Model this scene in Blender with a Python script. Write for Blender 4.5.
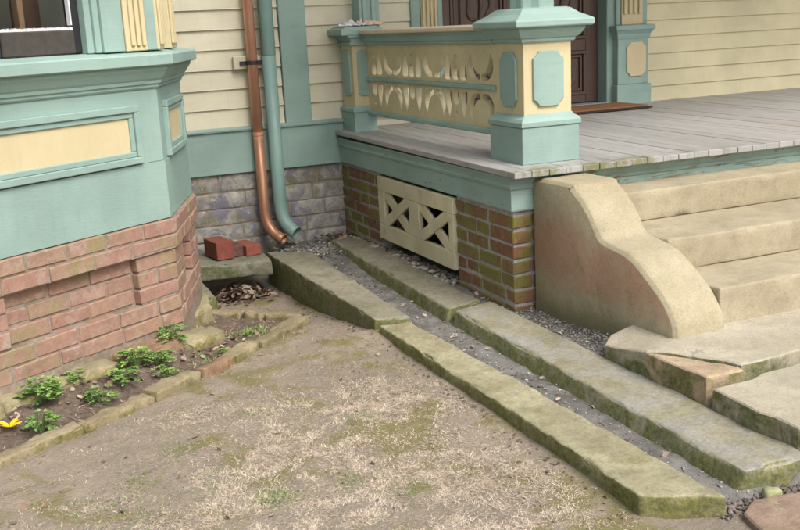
import bpy, bmesh, math, random
import numpy as np
from mathutils import Vector, Matrix, noise
random.seed(7); rng = np.random.default_rng(7)
R = math.radians
for o in list(bpy.data.objects): bpy.data.objects.remove(o)
scene = bpy.context.scene
col = scene.collection

# ------------------------------------------------------------------ camera
cam_d = bpy.data.cameras.new('camera'); cam = bpy.data.objects.new('camera', cam_d); col.objects.link(cam)
cam_d.sensor_width = 36.0; cam_d.lens = 44.465; cam_d.clip_start = 0.05; cam_d.clip_end = 500
def cam_axes(yaw, pitch, roll):
    f = Vector((math.sin(yaw)*math.cos(pitch), math.cos(yaw)*math.cos(pitch), -math.sin(pitch)))
    r = f.cross(Vector((0, 0, 1))).normalized(); u = r.cross(f)
    return r*math.cos(roll)+u*math.sin(roll), -r*math.sin(roll)+u*math.cos(roll), f
_r, _u, _f = cam_axes(0.403628, 0.237243, -0.049346)
cam.matrix_world = Matrix(((_r.x, _u.x, -_f.x, -2.120), (_r.y, _u.y, -_f.y, -3.689), (_r.z, _u.z, -_f.z, 1.248), (0, 0, 0, 1)))
scene.camera = cam

# ------------------------------------------------------------------ sky, sun, exposure (bright overcast)
SUN_AZ, SUN_EL = 163.0, 50.0          # azimuth from +Y towards +X
w = bpy.data.worlds.new('World'); scene.world = w; w.use_nodes = True
wn = w.node_tree.nodes; wl = w.node_tree.links
sky = wn.new('ShaderNodeTexSky'); sky.sky_type = 'NISHITA'; sky.sun_disc = False
sky.sun_elevation = R(SUN_EL); sky.sun_rotation = R(SUN_AZ); sky.dust_density = 6.0; sky.ozone_density = 0.6; sky.air_density = 1.0
hsv = wn.new('ShaderNodeHueSaturation'); hsv.inputs['Saturation'].default_value = 0.62
bg = wn['Background']; bg.inputs['Strength'].default_value = 0.14
wl.new(sky.outputs[0], hsv.inputs['Color']); wl.new(hsv.outputs[0], bg.inputs['Color'])
sun_d = bpy.data.lights.new('sun', 'SUN'); sun = bpy.data.objects.new('sun', sun_d); col.objects.link(sun)
sun_d.energy = 1.5; sun_d.angle = R(30); sun_d.color = (1.0, 0.965, 0.91)
sun.rotation_euler = (R(90-SUN_EL), 0, R(180-SUN_AZ)); sun.location = (0, -5, 8)
vs = scene.view_settings; vs.view_transform = 'Standard'; vs.look = 'None'; vs.gamma = 1.0; vs.use_curve_mapping = False
vs.exposure = 0.58

# ------------------------------------------------------------------ material helpers
class NT:
    def __init__(s, name, rough=0.7):
        s.m = bpy.data.materials.new(name); s.m.use_nodes = True
        s.t = s.m.node_tree; s.n = s.t.nodes; s.l = s.t.links
        s.b = s.n['Principled BSDF']; s.b.inputs['Roughness'].default_value = rough
        s.geo = s.n.new('ShaderNodeNewGeometry'); s.pos = s.geo.outputs['Position']; s.inf = None
    def set(s, inp, v):
        if hasattr(v, 'is_output') or isinstance(v, bpy.types.NodeSocket): s.l.new(v, inp)
        elif isinstance(v, (tuple, list)): inp.default_value = (*v, 1.0) if len(v) == 3 and inp.type == 'RGBA' else v
        else: inp.default_value = v
    def noise(s, scale, detail=4, rough=0.55, vec=None, dist=0.0):
        n = s.n.new('ShaderNodeTexNoise'); n.inputs['Scale'].default_value = scale; n.inputs['Detail'].default_value = detail
        n.inputs['Roughness'].default_value = rough; n.inputs['Distortion'].default_value = dist
        s.l.new(vec or s.pos, n.inputs['Vector']); return n.outputs['Fac']
    def voro(s, scale, vec=None, out='Distance'):
        n = s.n.new('ShaderNodeTexVoronoi'); n.inputs['Scale'].default_value = scale; s.l.new(vec or s.pos, n.inputs['Vector']); return n.outputs[out]
    def scalev(s, v3, vec=None):
        n = s.n.new('ShaderNodeMapping'); n.inputs['Scale'].default_value = v3; s.l.new(vec or s.pos, n.inputs['Vector']); return n.outputs[0]
    def ramp(s, fac, a, b, lo=0.0, hi=1.0):
        n = s.n.new('ShaderNodeMapRange'); n.interpolation_type = 'SMOOTHSTEP'
        s.set(n.inputs['Value'], fac); n.inputs['From Min'].default_value = a; n.inputs['From Max'].default_value = b
        n.inputs['To Min'].default_value = lo; n.inputs['To Max'].default_value = hi; return n.outputs[0]
    def mix(s, fac, a, b, mode='MIX'):
        n = s.n.new('ShaderNodeMix'); n.data_type = 'RGBA'; n.blend_type = mode
        s.set(n.inputs[0], fac); s.set(n.inputs[6], a); s.set(n.inputs[7], b); return n.outputs[2]
    def math(s, op, a, b=0.0):
        n = s.n.new('ShaderNodeMath'); n.operation = op; s.set(n.inputs[0], a); s.set(n.inputs[1], b); return n.outputs[0]
    def rand(s):
        if not s.inf: s.inf = s.n.new('ShaderNodeObjectInfo')
        return s.inf.outputs['Random']
    def sep(s, v, k):
        n = s.n.new('ShaderNodeSeparateXYZ'); s.l.new(v, n.inputs[0]); return n.outputs[k]
    def nz(s): return s.sep(s.geo.outputs['True Normal'], 2)
    def cramp(s, fac, stops):
        n = s.n.new('ShaderNodeValToRGB'); e = n.color_ramp.elements
        while len(e) < len(stops): e.new(0.5)
        for k, (p, c) in enumerate(stops): e[k].position = p; e[k].color = (*c, 1)
        s.set(n.inputs[0], fac); return n.outputs[0]
    def out(s, colr, rough=None, bump=None, bstr=0.3, bdist=0.01, bump2=None, b2=0.2, b2d=0.003):
        s.set(s.b.inputs['Base Color'], colr)
        if rough is not None: s.set(s.b.inputs['Roughness'], rough)
        prev = None
        for h, st, d in ((bump, bstr, bdist), (bump2, b2, b2d)):
            if h is None: continue
            n = s.n.new('ShaderNodeBump'); n.inputs['Strength'].default_value = st; n.inputs['Distance'].default_value = d
            s.l.new(h, n.inputs['Height'])
            if prev: s.l.new(prev, n.inputs['Normal'])
            prev = n.outputs[0]
        if prev: s.l.new(prev, s.b.inputs['Normal'])
        return s.m

def paint(name, c, var=0.10, grime=0.25, grimec=(0.16, 0.15, 0.10), peel=0.0, stretch=(1, 1, 1), rough=0.58, green=0.0):
    t = NT(name, rough)
    big = t.noise(2.3, 5); med = t.noise(14, 5, vec=t.scalev(stretch)); fine = t.noise(90, 3, vec=t.scalev(stretch))
    d = tuple(x*(1-var*2.2) for x in c); l = tuple(min(1, x*(1+var)) for x in c)
    k = t.mix(t.ramp(big, 0.3, 0.7), d, l)
    k = t.mix(t.math('MULTIPLY', t.ramp(med, 0.52, 0.78), grime), k, grimec)
    speck = t.ramp(t.noise(160, 2), 0.68, 0.76)
    k = t.mix(t.math('MULTIPLY', speck, grime*0.8), k, (0.10, 0.09, 0.06))
    k = t.mix(t.ramp(t.noise(9, 6, 0.65, vec=t.scalev((5, 5, 0.45))), 0.50, 0.80, 0, 0.22), k, tuple(x*0.55 for x in c))
    chip = t.ramp(t.noise(38, 8, 0.75, dist=0.6), 0.715, 0.725)
    k = t.mix(t.math('MULTIPLY', chip, t.ramp(t.noise(3.3, 3), 0.45, 0.6)), k, (0.33, 0.31, 0.26))
    if green: k = t.mix(t.math('MULTIPLY', t.ramp(t.noise(5, 6), 0.5, 0.68), green), k, (0.13, 0.16, 0.05))
    if peel:
        pm = t.ramp(t.noise(11, 8, 0.7, vec=t.scalev((0.35, 0.35, 2.2)), dist=1.5), 0.60-peel*0.16, 0.62-peel*0.16)
        k = t.mix(pm, k, t.mix(t.noise(60, 4, vec=t.scalev((0.3, 0.3, 4))), (0.10, 0.085, 0.06), (0.30, 0.26, 0.19)))
    hb = t.math('ADD', t.math('MULTIPLY', med, 0.5), fine)
    return t.out(k, t.ramp(med, 0.2, 0.8, rough-0.08, rough+0.15), hb, 0.22, 0.004)

def stone(name, c1, c2, moss=0.5, mossc=(0.075, 0.10, 0.018), topmoss=0.25, tint=None, tintamt=0.0, scale=1.0, dark=0.5, bump=0.5, lichen=0.3, con=1.0, redband=False, grain=1.0):
    t = NT(name, 0.88)
    n1 = t.noise(3.0*scale, 8, 0.65); n2 = t.noise(15*scale, 10, 0.72); n3 = t.noise(130*scale, 5, 0.75); n4 = t.noise(6*scale, 8, 0.65, dist=0.6); n5 = t.noise(55*scale, 8, 0.8)
    k = t.mix(t.ramp(n1, 0.32, 0.68), c1, c2)
    k = t.mix(t.ramp(n2, 0.42, 0.72, 0.0, 0.5*con), k, tuple(x*0.55 for x in c1))
    if tint: k = t.mix(t.math('MULTIPLY', t.ramp(n4, 0.42, 0.62), tintamt), k, tint)
    if redband:      # iron-red staining across the flank of the block
        z = t.sep(t.pos, 2); zz = t.math('ADD', z, t.math('MULTIPLY', t.math('SUBTRACT', n1, 0.5), 0.35))
        fl = t.ramp(t.sep(t.geo.outputs['True Normal'], 0), -0.8, -0.95)
        k = t.mix(t.math('MULTIPLY', t.math('MULTIPLY', fl, t.math('MULTIPLY', t.ramp(zz, 0.12, 0.24), t.ramp(zz, 0.48, 0.34))), t.ramp(n2, 0.2, 0.55, 0.2, 0.75)), k, (0.36, 0.185, 0.125))
        k = t.mix(t.math('MULTIPLY', t.math('MULTIPLY', fl, t.ramp(zz, 0.16, 0.04)), 0.6), k, (0.17, 0.165, 0.075))
    k = t.mix(t.math('MULTIPLY', t.ramp(t.noise(9*scale, 9, 0.75), 0.56, 0.68), lichen), k, (0.36, 0.34, 0.19))
    side = t.ramp(t.nz(), 0.75, 0.30)
    mm = t.math('MAXIMUM', t.math('MULTIPLY', side, t.ramp(n4, 0.60-0.30*moss, 0.78-0.30*moss)), t.math('MULTIPLY', t.ramp(t.noise(4.2*scale, 9, 0.75), 0.50, 0.66), topmoss))
    mc = t.mix(t.ramp(t.noise(70*scale, 5, 0.75), 0.3, 0.7), tuple(x*0.5 for x in mossc), tuple(x*1.6 for x in mossc))
    k = t.mix(t.math('MULTIPLY', mm, t.ramp(n2, 0.25, 0.6, 0.45, 0.92)), k, mc)
    gn = t.noise(280, 3, 0.7)
    g = t.math('ADD', t.math('MULTIPLY', n5, 0.55), t.math('MULTIPLY', n3, 0.45)) if grain > 0.8 else t.math('ADD', t.math('MULTIPLY', n3, 0.55), t.math('MULTIPLY', gn, 0.45))
    k = t.mix(grain, k, t.cramp(g, [(0.30, (0.42,)*3), (0.48, (0.95,)*3), (0.68, (1.35,)*3)]), 'MULTIPLY')
    pit = t.ramp(t.voro(75*scale), 0.16, 0.10)
    k = t.mix(t.math('MULTIPLY', t.math('MULTIPLY', pit, t.ramp(n2, 0.48, 0.6)), dark), k, (0.045, 0.038, 0.028))
    cr = t.n.new('ShaderNodeTexVoronoi'); cr.feature = 'DISTANCE_TO_EDGE'; cr.inputs['Scale'].default_value = 3.2*scale
    dv = t.n.new('ShaderNodeVectorMath'); dv.operation = 'ADD'; nn = t.n.new('ShaderNodeTexNoise'); nn.inputs['Scale'].default_value = 6; t.l.new(t.pos, nn.inputs['Vector']); sc_ = t.n.new('ShaderNodeVectorMath'); sc_.operation = 'SCALE'; sc_.inputs['Scale'].default_value = 0.35; t.l.new(nn.outputs['Color'], sc_.inputs[0]); t.l.new(t.pos, dv.inputs[0]); t.l.new(sc_.outputs[0], dv.inputs[1]); t.l.new(dv.outputs[0], cr.inputs['Vector'])
    crk = t.math('MULTIPLY', t.ramp(cr.outputs['Distance'], 0.012, 0.003), t.ramp(n1, 0.52, 0.60))
    k = t.mix(t.math('MULTIPLY', crk, 0.7*dark if grain > 0.6 else 0.0), k, (0.05, 0.045, 0.03))
    stain = t.ramp(t.noise(2.2*scale, 6, 0.6, dist=1.0), 0.50, 0.70, 0, 0.38*con)
    k = t.mix(stain, k, tuple(x*0.45 for x in c1))
    return t.out(k, 0.9, n2, bump*0.8, 0.014, n5 if grain > 0.8 else n3, 0.42, 0.005)

M = {}
TEAL = (0.265, 0.385, 0.35)
CREAM = (0.58, 0.50, 0.31)
M['teal'] = paint('teal_paint', TEAL, 0.08, 0.16, stretch=(0.35, 0.35, 2.5))
M['teal_worn'] = paint('worn_teal_paint', (0.27, 0.385, 0.35), 0.08, 0.22, (0.20, 0.20, 0.15), peel=-0.15, stretch=(0.3, 0.3, 3), green=0.0)
M['teal_peel'] = paint('peeling_teal_paint', (0.28, 0.40, 0.365), 0.08, 0.25, (0.20, 0.20, 0.15), peel=0.3, stretch=(0.2, 1, 3), green=0.35)
M['teal_pipe'] = paint('teal_pipe_paint', (0.22, 0.355, 0.33), 0.06, 0.12, rough=0.42)
M['cream'] = paint('cream_paint', CREAM, 0.05, 0.10, (0.30, 0.24, 0.12))
M['cream_rail'] = paint('cream_railing_paint', (0.57, 0.50, 0.315), 0.06, 0.25, (0.20, 0.16, 0.07), green=0.12)
M['cream_vent'] = paint('cream_lattice_paint', (0.62, 0.57, 0.39), 0.08, 0.30, (0.22, 0.20, 0.09), green=0.18)
M['siding'] = paint('siding_paint_sky_grey', (0.63, 0.60, 0.465), 0.07, 0.12, (0.34, 0.32, 0.22), stretch=(0.25, 1, 4), rough=0.6)  # same paint as the porch siding, greyed to carry the cool skylight
M['siding2'] = paint('porch_siding_paint', (0.64, 0.585, 0.385), 0.07, 0.12, (0.36, 0.31, 0.17), stretch=(0.25, 1, 4), rough=0.6)  # same siding paint, without the cool sky grey mixed in

def m_brick(name, cols, moss, mossc, white=0.0, soot=0.3):
    t = NT(name, 0.9)
    n1 = t.noise(26, 7, 0.7); n3 = t.noise(150, 3, 0.7); n4 = t.math('ADD', t.noise(5.5, 7, 0.65, dist=0.4), t.math('MULTIPLY', t.math('SUBTRACT', t.math('FRACT', t.math('MULTIPLY', t.rand(), 7.31)), 0.5), 0.10))
    base = t.cramp(t.rand(), [(i/(len(cols)-1), c) for i, c in enumerate(cols)])
    k = t.mix(t.ramp(n1, 0.3, 0.75, 0, 0.5), base, tuple(x*0.45 for x in cols[0]))
    k = t.mix(t.math('MULTIPLY', t.ramp(t.noise(16, 9, 0.75), 0.50, 0.64), white), k, (0.40, 0.34, 0.285))
    k = t.mix(t.ramp(t.noise(60, 6, 0.8), 0.55, 0.70, 0, 0.45), k, tuple(x*0.4 for x in cols[0]))
    k = t.mix(t.math('MULTIPLY', t.ramp(n3, 0.6, 0.7), soot), k, (0.03, 0.025, 0.02))
    k = t.mix(t.ramp(n4, 0.62-0.28*moss, 0.80-0.24*moss, 0, 0.86), k, t.mix(n3, tuple(x*0.5 for x in mossc), tuple(x*1.6 for x in mossc)))
    return t.out(k, 0.92, n1, 0.5, 0.008, n3, 0.5, 0.003)
M['brick_bay'] = m_brick('pink_brick', [(0.32, 0.185, 0.135), (0.37, 0.235, 0.18), (0.34, 0.195, 0.15), (0.36, 0.21, 0.16), (0.34, 0.235, 0.165), (0.35, 0.20, 0.15), (0.37, 0.22, 0.17)], 0.45, (0.23, 0.20, 0.095), 0.5)
M['brick_porch'] = m_brick('mossy_brick', [(0.20, 0.075, 0.045), (0.24, 0.11, 0.065), (0.17, 0.09, 0.05), (0.22, 0.13, 0.07)], 0.80, (0.15, 0.16, 0.032), 0.25)
M['brick_shaded'] = m_brick('shaded_red_brick', [(0.13, 0.055, 0.045), (0.12, 0.05, 0.04)], -1.0, (0.1, 0.1, 0.05), 0.2, 0.4)  # red brick with the shade on its side painted into the colour
M['brick_loose'] = m_brick('new_red_brick', [(0.25, 0.072, 0.048), (0.22, 0.062, 0.042), (0.27, 0.082, 0.055)], -1.0, (0.1, 0.1, 0.05), 0.08, 0.15)
def m_mortar(name, c, g):
    t = NT(name, 0.95); n = t.noise(40, 6, 0.7)
    k = t.mix(t.ramp(n, 0.3, 0.7), tuple(x*0.6 for x in c), c)
    k = t.mix(t.math('MULTIPLY', t.ramp(t.noise(6, 6), 0.42, 0.62), g), k, (0.10, 0.095, 0.03))
    return t.out(k, 0.95, n, 0.6, 0.006)
M['mortar_bay'] = m_mortar('bay_mortar', (0.34, 0.275, 0.225), 0.4)
M['mortar_porch'] = m_mortar('porch_mortar', (0.42, 0.405, 0.38), 0.2)
def m_found():
    t = NT('whitewashed_stone', 0.92)
    n1 = t.noise(7, 7, 0.65, dist=0.8); n2 = t.noise(19, 6, 0.7); n3 = t.noise(4.2, 7, 0.65); n5 = t.noise(100, 3)
    k = t.mix(t.ramp(n2, 0.3, 0.7), (0.23, 0.225, 0.20), (0.44, 0.425, 0.385))
    k = t.mix(t.ramp(n1, 0.46, 0.60, 0, 0.8), k, (0.145, 0.14, 0.205))
    k = t.mix(t.ramp(n3, 0.50, 0.64, 0, 0.75), k, (0.17, 0.165, 0.08))
    k = t.mix(t.ramp(t.noise(11, 6, 0.7), 0.60, 0.66, 0, 0.75), k, (0.48, 0.45, 0.40))
    return t.out(k, 0.92, n2, 0.6, 0.012, n5, 0.4, 0.004)
M['found'] = m_found()
M['kerb'] = stone('sandstone_kerb', (0.28, 0.255, 0.155), (0.41, 0.38, 0.25), moss=0.95, topmoss=0.45, mossc=(0.125, 0.130, 0.026), bump=0.8)
M['kerb_silt'] = stone('silted_sandstone_kerb', (0.255, 0.235, 0.155), (0.37, 0.345, 0.25), moss=0.95, topmoss=0.32, mossc=(0.115, 0.125, 0.025), tint=(0.30, 0.295, 0.285), tintamt=0.7, bump=0.8)
M['kerb_back'] = stone('grey_sandstone_kerb', (0.21, 0.195, 0.14), (0.30, 0.28, 0.21), moss=1.0, topmoss=0.42, mossc=(0.105, 0.115, 0.022), bump=0.8)
M['step'] = stone('tan_step_stone', (0.33, 0.285, 0.19), (0.41, 0.36, 0.255), moss=0.0, topmoss=0.05, dark=0.30, bump=0.3, lichen=0.12, con=0.75, grain=0.6)
M['slab'] = stone('worn_slab_stone', (0.36, 0.325, 0.24), (0.46, 0.42, 0.33), moss=0.75, topmoss=0.12, mossc=(0.09, 0.105, 0.02), dark=0.5, con=0.7, grain=0.7)
M['slab_pink'] = stone('pink_slab_stone', (0.36, 0.255, 0.165), (0.43, 0.34, 0.23), moss=0.65, topmoss=0.1, mossc=(0.10, 0.11, 0.025), dark=0.4)
M['slab_red'] = stone('reddish_flagstone', (0.25, 0.165, 0.125), (0.32, 0.235, 0.175), moss=0.5, topmoss=0.35, dark=0.6, mossc=(0.11, 0.10, 0.03))
M['cheek'] = stone('scroll_sandstone', (0.33, 0.29, 0.185), (0.40, 0.355, 0.245), moss=0.15, topmoss=0.22, mossc=(0.19, 0.175, 0.075), dark=0.35, bump=0.25, scale=0.9, con=0.5, redband=True, grain=0.6)
M['edge'] = stone('edging_stone', (0.24, 0.195, 0.115), (0.33, 0.275, 0.175), moss=0.55, topmoss=0.35, mossc=(0.12, 0.115, 0.025), scale=1.4, bump=0.7)
M['edge_red'] = stone('red_edging_stone', (0.24, 0.135, 0.085), (0.30, 0.20, 0.13), moss=0.45, topmoss=0.3, mossc=(0.11, 0.105, 0.03), scale=1.4, bump=0.7)
M['footing'] = stone('footing_stone', (0.27, 0.235, 0.135), (0.36, 0.315, 0.19), moss=0.7, topmoss=0.55, mossc=(0.16, 0.15, 0.03), scale=1.2, bump=0.8)
M['backslab'] = stone('green_flat_stone', (0.17, 0.165, 0.125), (0.25, 0.24, 0.19), moss=0.8, topmoss=0.6, mossc=(0.07, 0.085, 0.03))

def m_deck():
    t = NT('weathered_deck_paint', 0.6)
    sv = t.scalev((6, 0.6, 1)); n1 = t.noise(14, 6, 0.6, vec=sv); n2 = t.noise(1.7, 5); n3 = t.noise(60, 4, vec=sv)
    r = t.rand()
    k = t.mix(r, (0.30, 0.298, 0.295), (0.365, 0.362, 0.358))
    k = t.mix(t.ramp(n1, 0.5, 0.75, 0, 0.6), k, (0.20, 0.18, 0.155))
    k = t.mix(t.ramp(n2, 0.45, 0.7, 0, 0.35), k, (0.33, 0.29, 0.24))
    edge = t.ramp(t.sep(t.pos, 1), 0.10, -0.10)
    k = t.mix(t.math('MULTIPLY', t.math('MULTIPLY', edge, t.ramp(t.sep(t.pos, 0), 1.5, 0.4, 0.15, 0.9)), t.ramp(t.noise(9, 8, 0.7), 0.46, 0.62)), k, (0.15, 0.155, 0.06))
    return t.out(k, t.ramp(n1, 0.2, 0.8, 0.45, 0.7), n1, 0.35, 0.004, n3, 0.3, 0.002)
M['deck'] = m_deck()
def m_door():
    t = NT('dark_brown_wood', 0.45); sv = t.scalev((5, 5, 0.5)); n = t.noise(12, 6, vec=sv)
    return t.out(t.mix(n, (0.055, 0.034, 0.027), (0.125, 0.080, 0.062)), 0.42, n, 0.25, 0.003)
M['door'] = m_door()
def simple(name, c, rough=0.6, metal=0.0, var=0.25, sc=20, bump=0.2):
    t = NT(name, rough); n = t.noise(sc, 6, 0.65); t.b.inputs['Metallic'].default_value = metal
    return t.out(t.mix(n, tuple(x*(1-var) for x in c), tuple(min(1, x*(1+var)) for x in c)), rough, n, bump, 0.004)
M['brass'] = simple('aged_brass', (0.25, 0.17, 0.07), 0.4, 1.0)
M['dark_metal'] = simple('dark_iron', (0.05, 0.045, 0.06), 0.5, 0.6)
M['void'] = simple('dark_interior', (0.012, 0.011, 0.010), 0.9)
M['threshold'] = simple('threshold_paint', (0.30, 0.33, 0.36), 0.55)
M['ceiling'] = simple('porch_ceiling_paint', (0.45, 0.47, 0.44), 0.6)
M['rawwood'] = simple('bare_rail_wood', (0.62, 0.51, 0.39), 0.7, sc=9)
M['window_wood'] = simple('weathered_black_sash', (0.05, 0.043, 0.038), 0.75, sc=35, var=0.6, bump=0.6)
M['black_sash'] = simple('black_sash', (0.014, 0.014, 0.018), 0.55)
M['whitechip'] = simple('chipped_white_putty', (0.62, 0.62, 0.64), 0.7, sc=60, var=0.2, bump=0.7)
M['wood_in'] = simple('interior_wood', (0.13, 0.075, 0.045), 0.7, sc=8, var=0.4)
M['wood_lt'] = simple('interior_pine', (0.36, 0.22, 0.13), 0.7, sc=8)
def m_glass():
    t = NT('window_glass', 0.05); t.b.inputs['Transmission Weight'].default_value = 1.0; t.b.inputs['IOR'].default_value = 1.3
    t.b.inputs['Base Color'].default_value = (0.9, 0.93, 0.93, 1); return t.m
M['glass'] = m_glass()
def m_copper():
    t = NT('aged_copper', 0.32); t.b.inputs['Metallic'].default_value = 0.45
    n = t.noise(9, 6, vec=t.scalev((1, 1, 0.35))); n2 = t.noise(45, 5)
    z = t.ramp(t.sep(t.pos, 2), 0.68, 0.62)
    k = t.mix(t.ramp(n, 0.35, 0.7), (0.74, 0.40, 0.28), (0.58, 0.29, 0.19))
    k = t.mix(t.math('MULTIPLY', z, 0.75), k, (0.30, 0.155, 0.09))
    k = t.mix(t.ramp(n2, 0.62, 0.72, 0, 0.5), k, (0.10, 0.07, 0.05))
    return t.out(k, t.ramp(n, 0.3, 0.7, 0.34, 0.5), n2, 0.1, 0.002)
M['copper'] = m_copper()
def m_mat():
    t = NT('coir_mat', 0.95); n = t.noise(150, 3, 0.8)
    return t.out(t.mix(n, (0.16, 0.07, 0.03), (0.40, 0.20, 0.09)), 0.95, n, 1.0, 0.006)
M['coir'] = m_mat(); M['rubber'] = simple('black_rubber', (0.02, 0.018, 0.016), 0.8)
def m_plastic():
    t = NT('clear_plastic', 0.15); t.b.inputs['Transmission Weight'].default_value = 0.25; t.b.inputs['Base Color'].default_value = (0.9, 0.9, 0.95, 1); return t.m
M['plastic'] = m_plastic(); M['pinkrag'] = simple('pale_pink_paper', (0.75, 0.55, 0.42), 0.7)
def m_ground():
    t = NT('bare_lawn_soil', 0.95)
    n1 = t.noise(1.6, 8, 0.6); n2 = t.noise(7, 8, 0.65, dist=0.5); n3 = t.noise(60, 5, 0.75); n4 = t.noise(3.1, 8, 0.65, dist=0.7); n5 = t.noise(230, 3, 0.8)
    k = t.mix(t.ramp(n1, 0.3, 0.7), (0.22, 0.185, 0.142), (0.315, 0.265, 0.205))
    k = t.mix(t.ramp(n2, 0.48, 0.70, 0, 0.7), k, (0.34, 0.275, 0.215))
    k = t.mix(t.ramp(n3, 0.50, 0.72, 0, 0.5), k, (0.12, 0.092, 0.065))
    k = t.mix(t.ramp(n4, 0.49, 0.60, 0, 0.85), k, t.mix(n3, (0.11, 0.10, 0.025), (0.24, 0.215, 0.065)))
    k = t.mix(t.ramp(n5, 0.54, 0.66, 0, 0.5), k, (0.44, 0.375, 0.30))
    k = t.mix(t.ramp(t.noise(320, 2), 0.56, 0.66, 0, 0.5), k, (0.09, 0.075, 0.055))
    return t.out(k, 0.95, n2, 0.6, 0.03, n3, 0.8, 0.012)
M['ground'] = m_ground()
def m_soil():
    t = NT('flower_bed_soil', 0.95); n2 = t.noise(24, 7, 0.7); n3 = t.noise(110, 4, 0.8)
    k = t.mix(t.ramp(n2, 0.3, 0.7), (0.13, 0.098, 0.073), (0.25, 0.195, 0.15))
    k = t.mix(t.ramp(n3, 0.58, 0.68, 0, 0.5), k, (0.30, 0.235, 0.18))
    return t.out(k, 0.95, n2, 0.9, 0.03, n3, 0.9, 0.01)
M['soil'] = m_soil()
def m_silt():
    t = NT('channel_silt', 0.9); n1 = t.noise(9, 7, 0.7); n3 = t.noise(120, 4, 0.8)
    k = t.mix(t.ramp(n1, 0.35, 0.65), (0.12, 0.115, 0.105), (0.24, 0.232, 0.22))
    k = t.mix(t.ramp(n3, 0.60, 0.68, 0, 0.6), k, (0.38, 0.36, 0.33))
    return t.out(k, 0.9, n1, 0.6, 0.012, n3, 0.9, 0.008)
M['silt'] = m_silt()
def m_attr(name, rough=0.8, trans=0.0):
    t = NT(name, rough); a = t.n.new('ShaderNodeAttribute'); a.attribute_name = 'tone'
    return t.out(a.outputs['Color'], rough)
M['blade'] = m_attr('grass_blades', 0.75); M['pebble'] = m_attr('pebbles', 0.8); M['leaf'] = m_attr('leaf', 0.65)
M['flower'] = simple('yellow_petals', (0.80, 0.48, 0.01), 0.5)
M['lime'] = stone('pale_green_stone', (0.30, 0.31, 0.16), (0.40, 0.40, 0.22), moss=0.2, topmoss=0.3)

# ------------------------------------------------------------------ mesh helpers
def link(o, parent=None):
    col.objects.link(o)
    if parent is not None: o.parent = parent
    return o
def wloc(o):
    v = Vector((0, 0, 0))
    while o is not None: v += o.location; o = o.parent
    return v
def tag(o, label=None, cat=None, group=None, kind=None):
    if label: o['label'] = label
    if cat: o['category'] = cat
    if group: o['group'] = group
    if kind: o['kind'] = kind
    return o
def empty(name, loc, label, cat, group=None):
    o = bpy.data.objects.new(name, None); o.location = loc; o.empty_display_size = 0.1; link(o); return tag(o, label, cat, group)
class MB:
    def __init__(s): s.v = []; s.f = []
    def add(s, vs_, fs):
        b = len(s.v); s.v += [Vector(p) for p in vs_]; s.f += [tuple(b+i for i in q) for q in fs]; return s
    def hexa(s, p):   # p: 4 bottom (ccw from above) + 4 top
        return s.add(p, [(3, 2, 1, 0), (4, 5, 6, 7), (0, 1, 5, 4), (1, 2, 6, 5), (2, 3, 7, 6), (3, 0, 4, 7)])
    def box(s, x0, x1, y0, y1, z0, z1):
        return s.hexa([(x0, y0, z0), (x1, y0, z0), (x1, y1, z0), (x0, y1, z0), (x0, y0, z1), (x1, y0, z1), (x1, y1, z1), (x0, y1, z1)])
    def prism(s, pts, off):   # planar polygon extruded by a vector
        n = len(pts); off = Vector(off); a = [Vector(p) for p in pts]
        nrm = Vector((0, 0, 0))
        for i in range(n): nrm += a[i].cross(a[(i+1) % n])
        if nrm.dot(off) < 0: a.reverse()
        return s.add(a+[p+off for p in a], [tuple(reversed(range(n))), tuple(range(n, 2*n))]+[(i, (i+1) % n, n+(i+1) % n, n+i) for i in range(n)])
    def tube(s, path, rad, n=16, cap=True):
        path = [Vector(p) for p in path]; rad = rad if isinstance(rad, list) else [rad]*len(path); b = len(s.v)
        ref = Vector((0.3, 0.9, 0.1)).normalized()
        for i, p in enumerate(path):
            t = (path[min(i+1, len(path)-1)]-path[max(i-1, 0)]).normalized()
            u = t.cross(ref).normalized(); v = t.cross(u)
            for k in range(n):
                a = 2*math.pi*k/n; s.v.append(p+(u*math.cos(a)+v*math.sin(a))*rad[i])
        for i in range(len(path)-1):
            for k in range(n):
                s.f.append((b+i*n+k, b+i*n+(k+1) % n, b+(i+1)*n+(k+1) % n, b+(i+1)*n+k))
        if cap: s.f.append(tuple(b+k for k in range(n))[::-1]); s.f.append(tuple(b+(len(path)-1)*n+k for k in range(n)))
        return s
    def build(s, name, mat, parent=None, bevel=0.0, smooth=False, seg=1, cols=None):
        off = wloc(parent) if parent is not None else Vector((0, 0, 0))
        if parent is None and s.v:     # origin at the base of the thing
            mn = [min(p[k] for p in s.v) for k in range(3)]; mx = [max(p[k] for p in s.v) for k in range(2)]
            off = Vector(((mn[0]+mx[0])/2, (mn[1]+mx[1])/2, mn[2]))
        me = bpy.data.meshes.new(name); me.from_pydata([tuple(p-off) for p in s.v], [], s.f); me.materials.append(M[mat] if isinstance(mat, str) else mat)
        bm = bmesh.new(); bm.from_mesh(me); bmesh.ops.recalc_face_normals(bm, faces=bm.faces)
        if bevel:
            es = [e for e in bm.edges if len(e.link_faces) == 2 and e.calc_face_angle(0) > 0.4]
            bmesh.ops.bevel(bm, geom=es, offset=bevel, segments=seg, affect='EDGES', profile=0.5, clamp_overlap=True)
        bm.to_mesh(me); bm.free()
        if smooth: me.polygons.foreach_set('use_smooth', [len(p_.vertices) < 5 for p_ in me.polygons])
        o = bpy.data.objects.new(name, me)
        if parent is None: o.location = off
        return link(o, parent)
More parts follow.
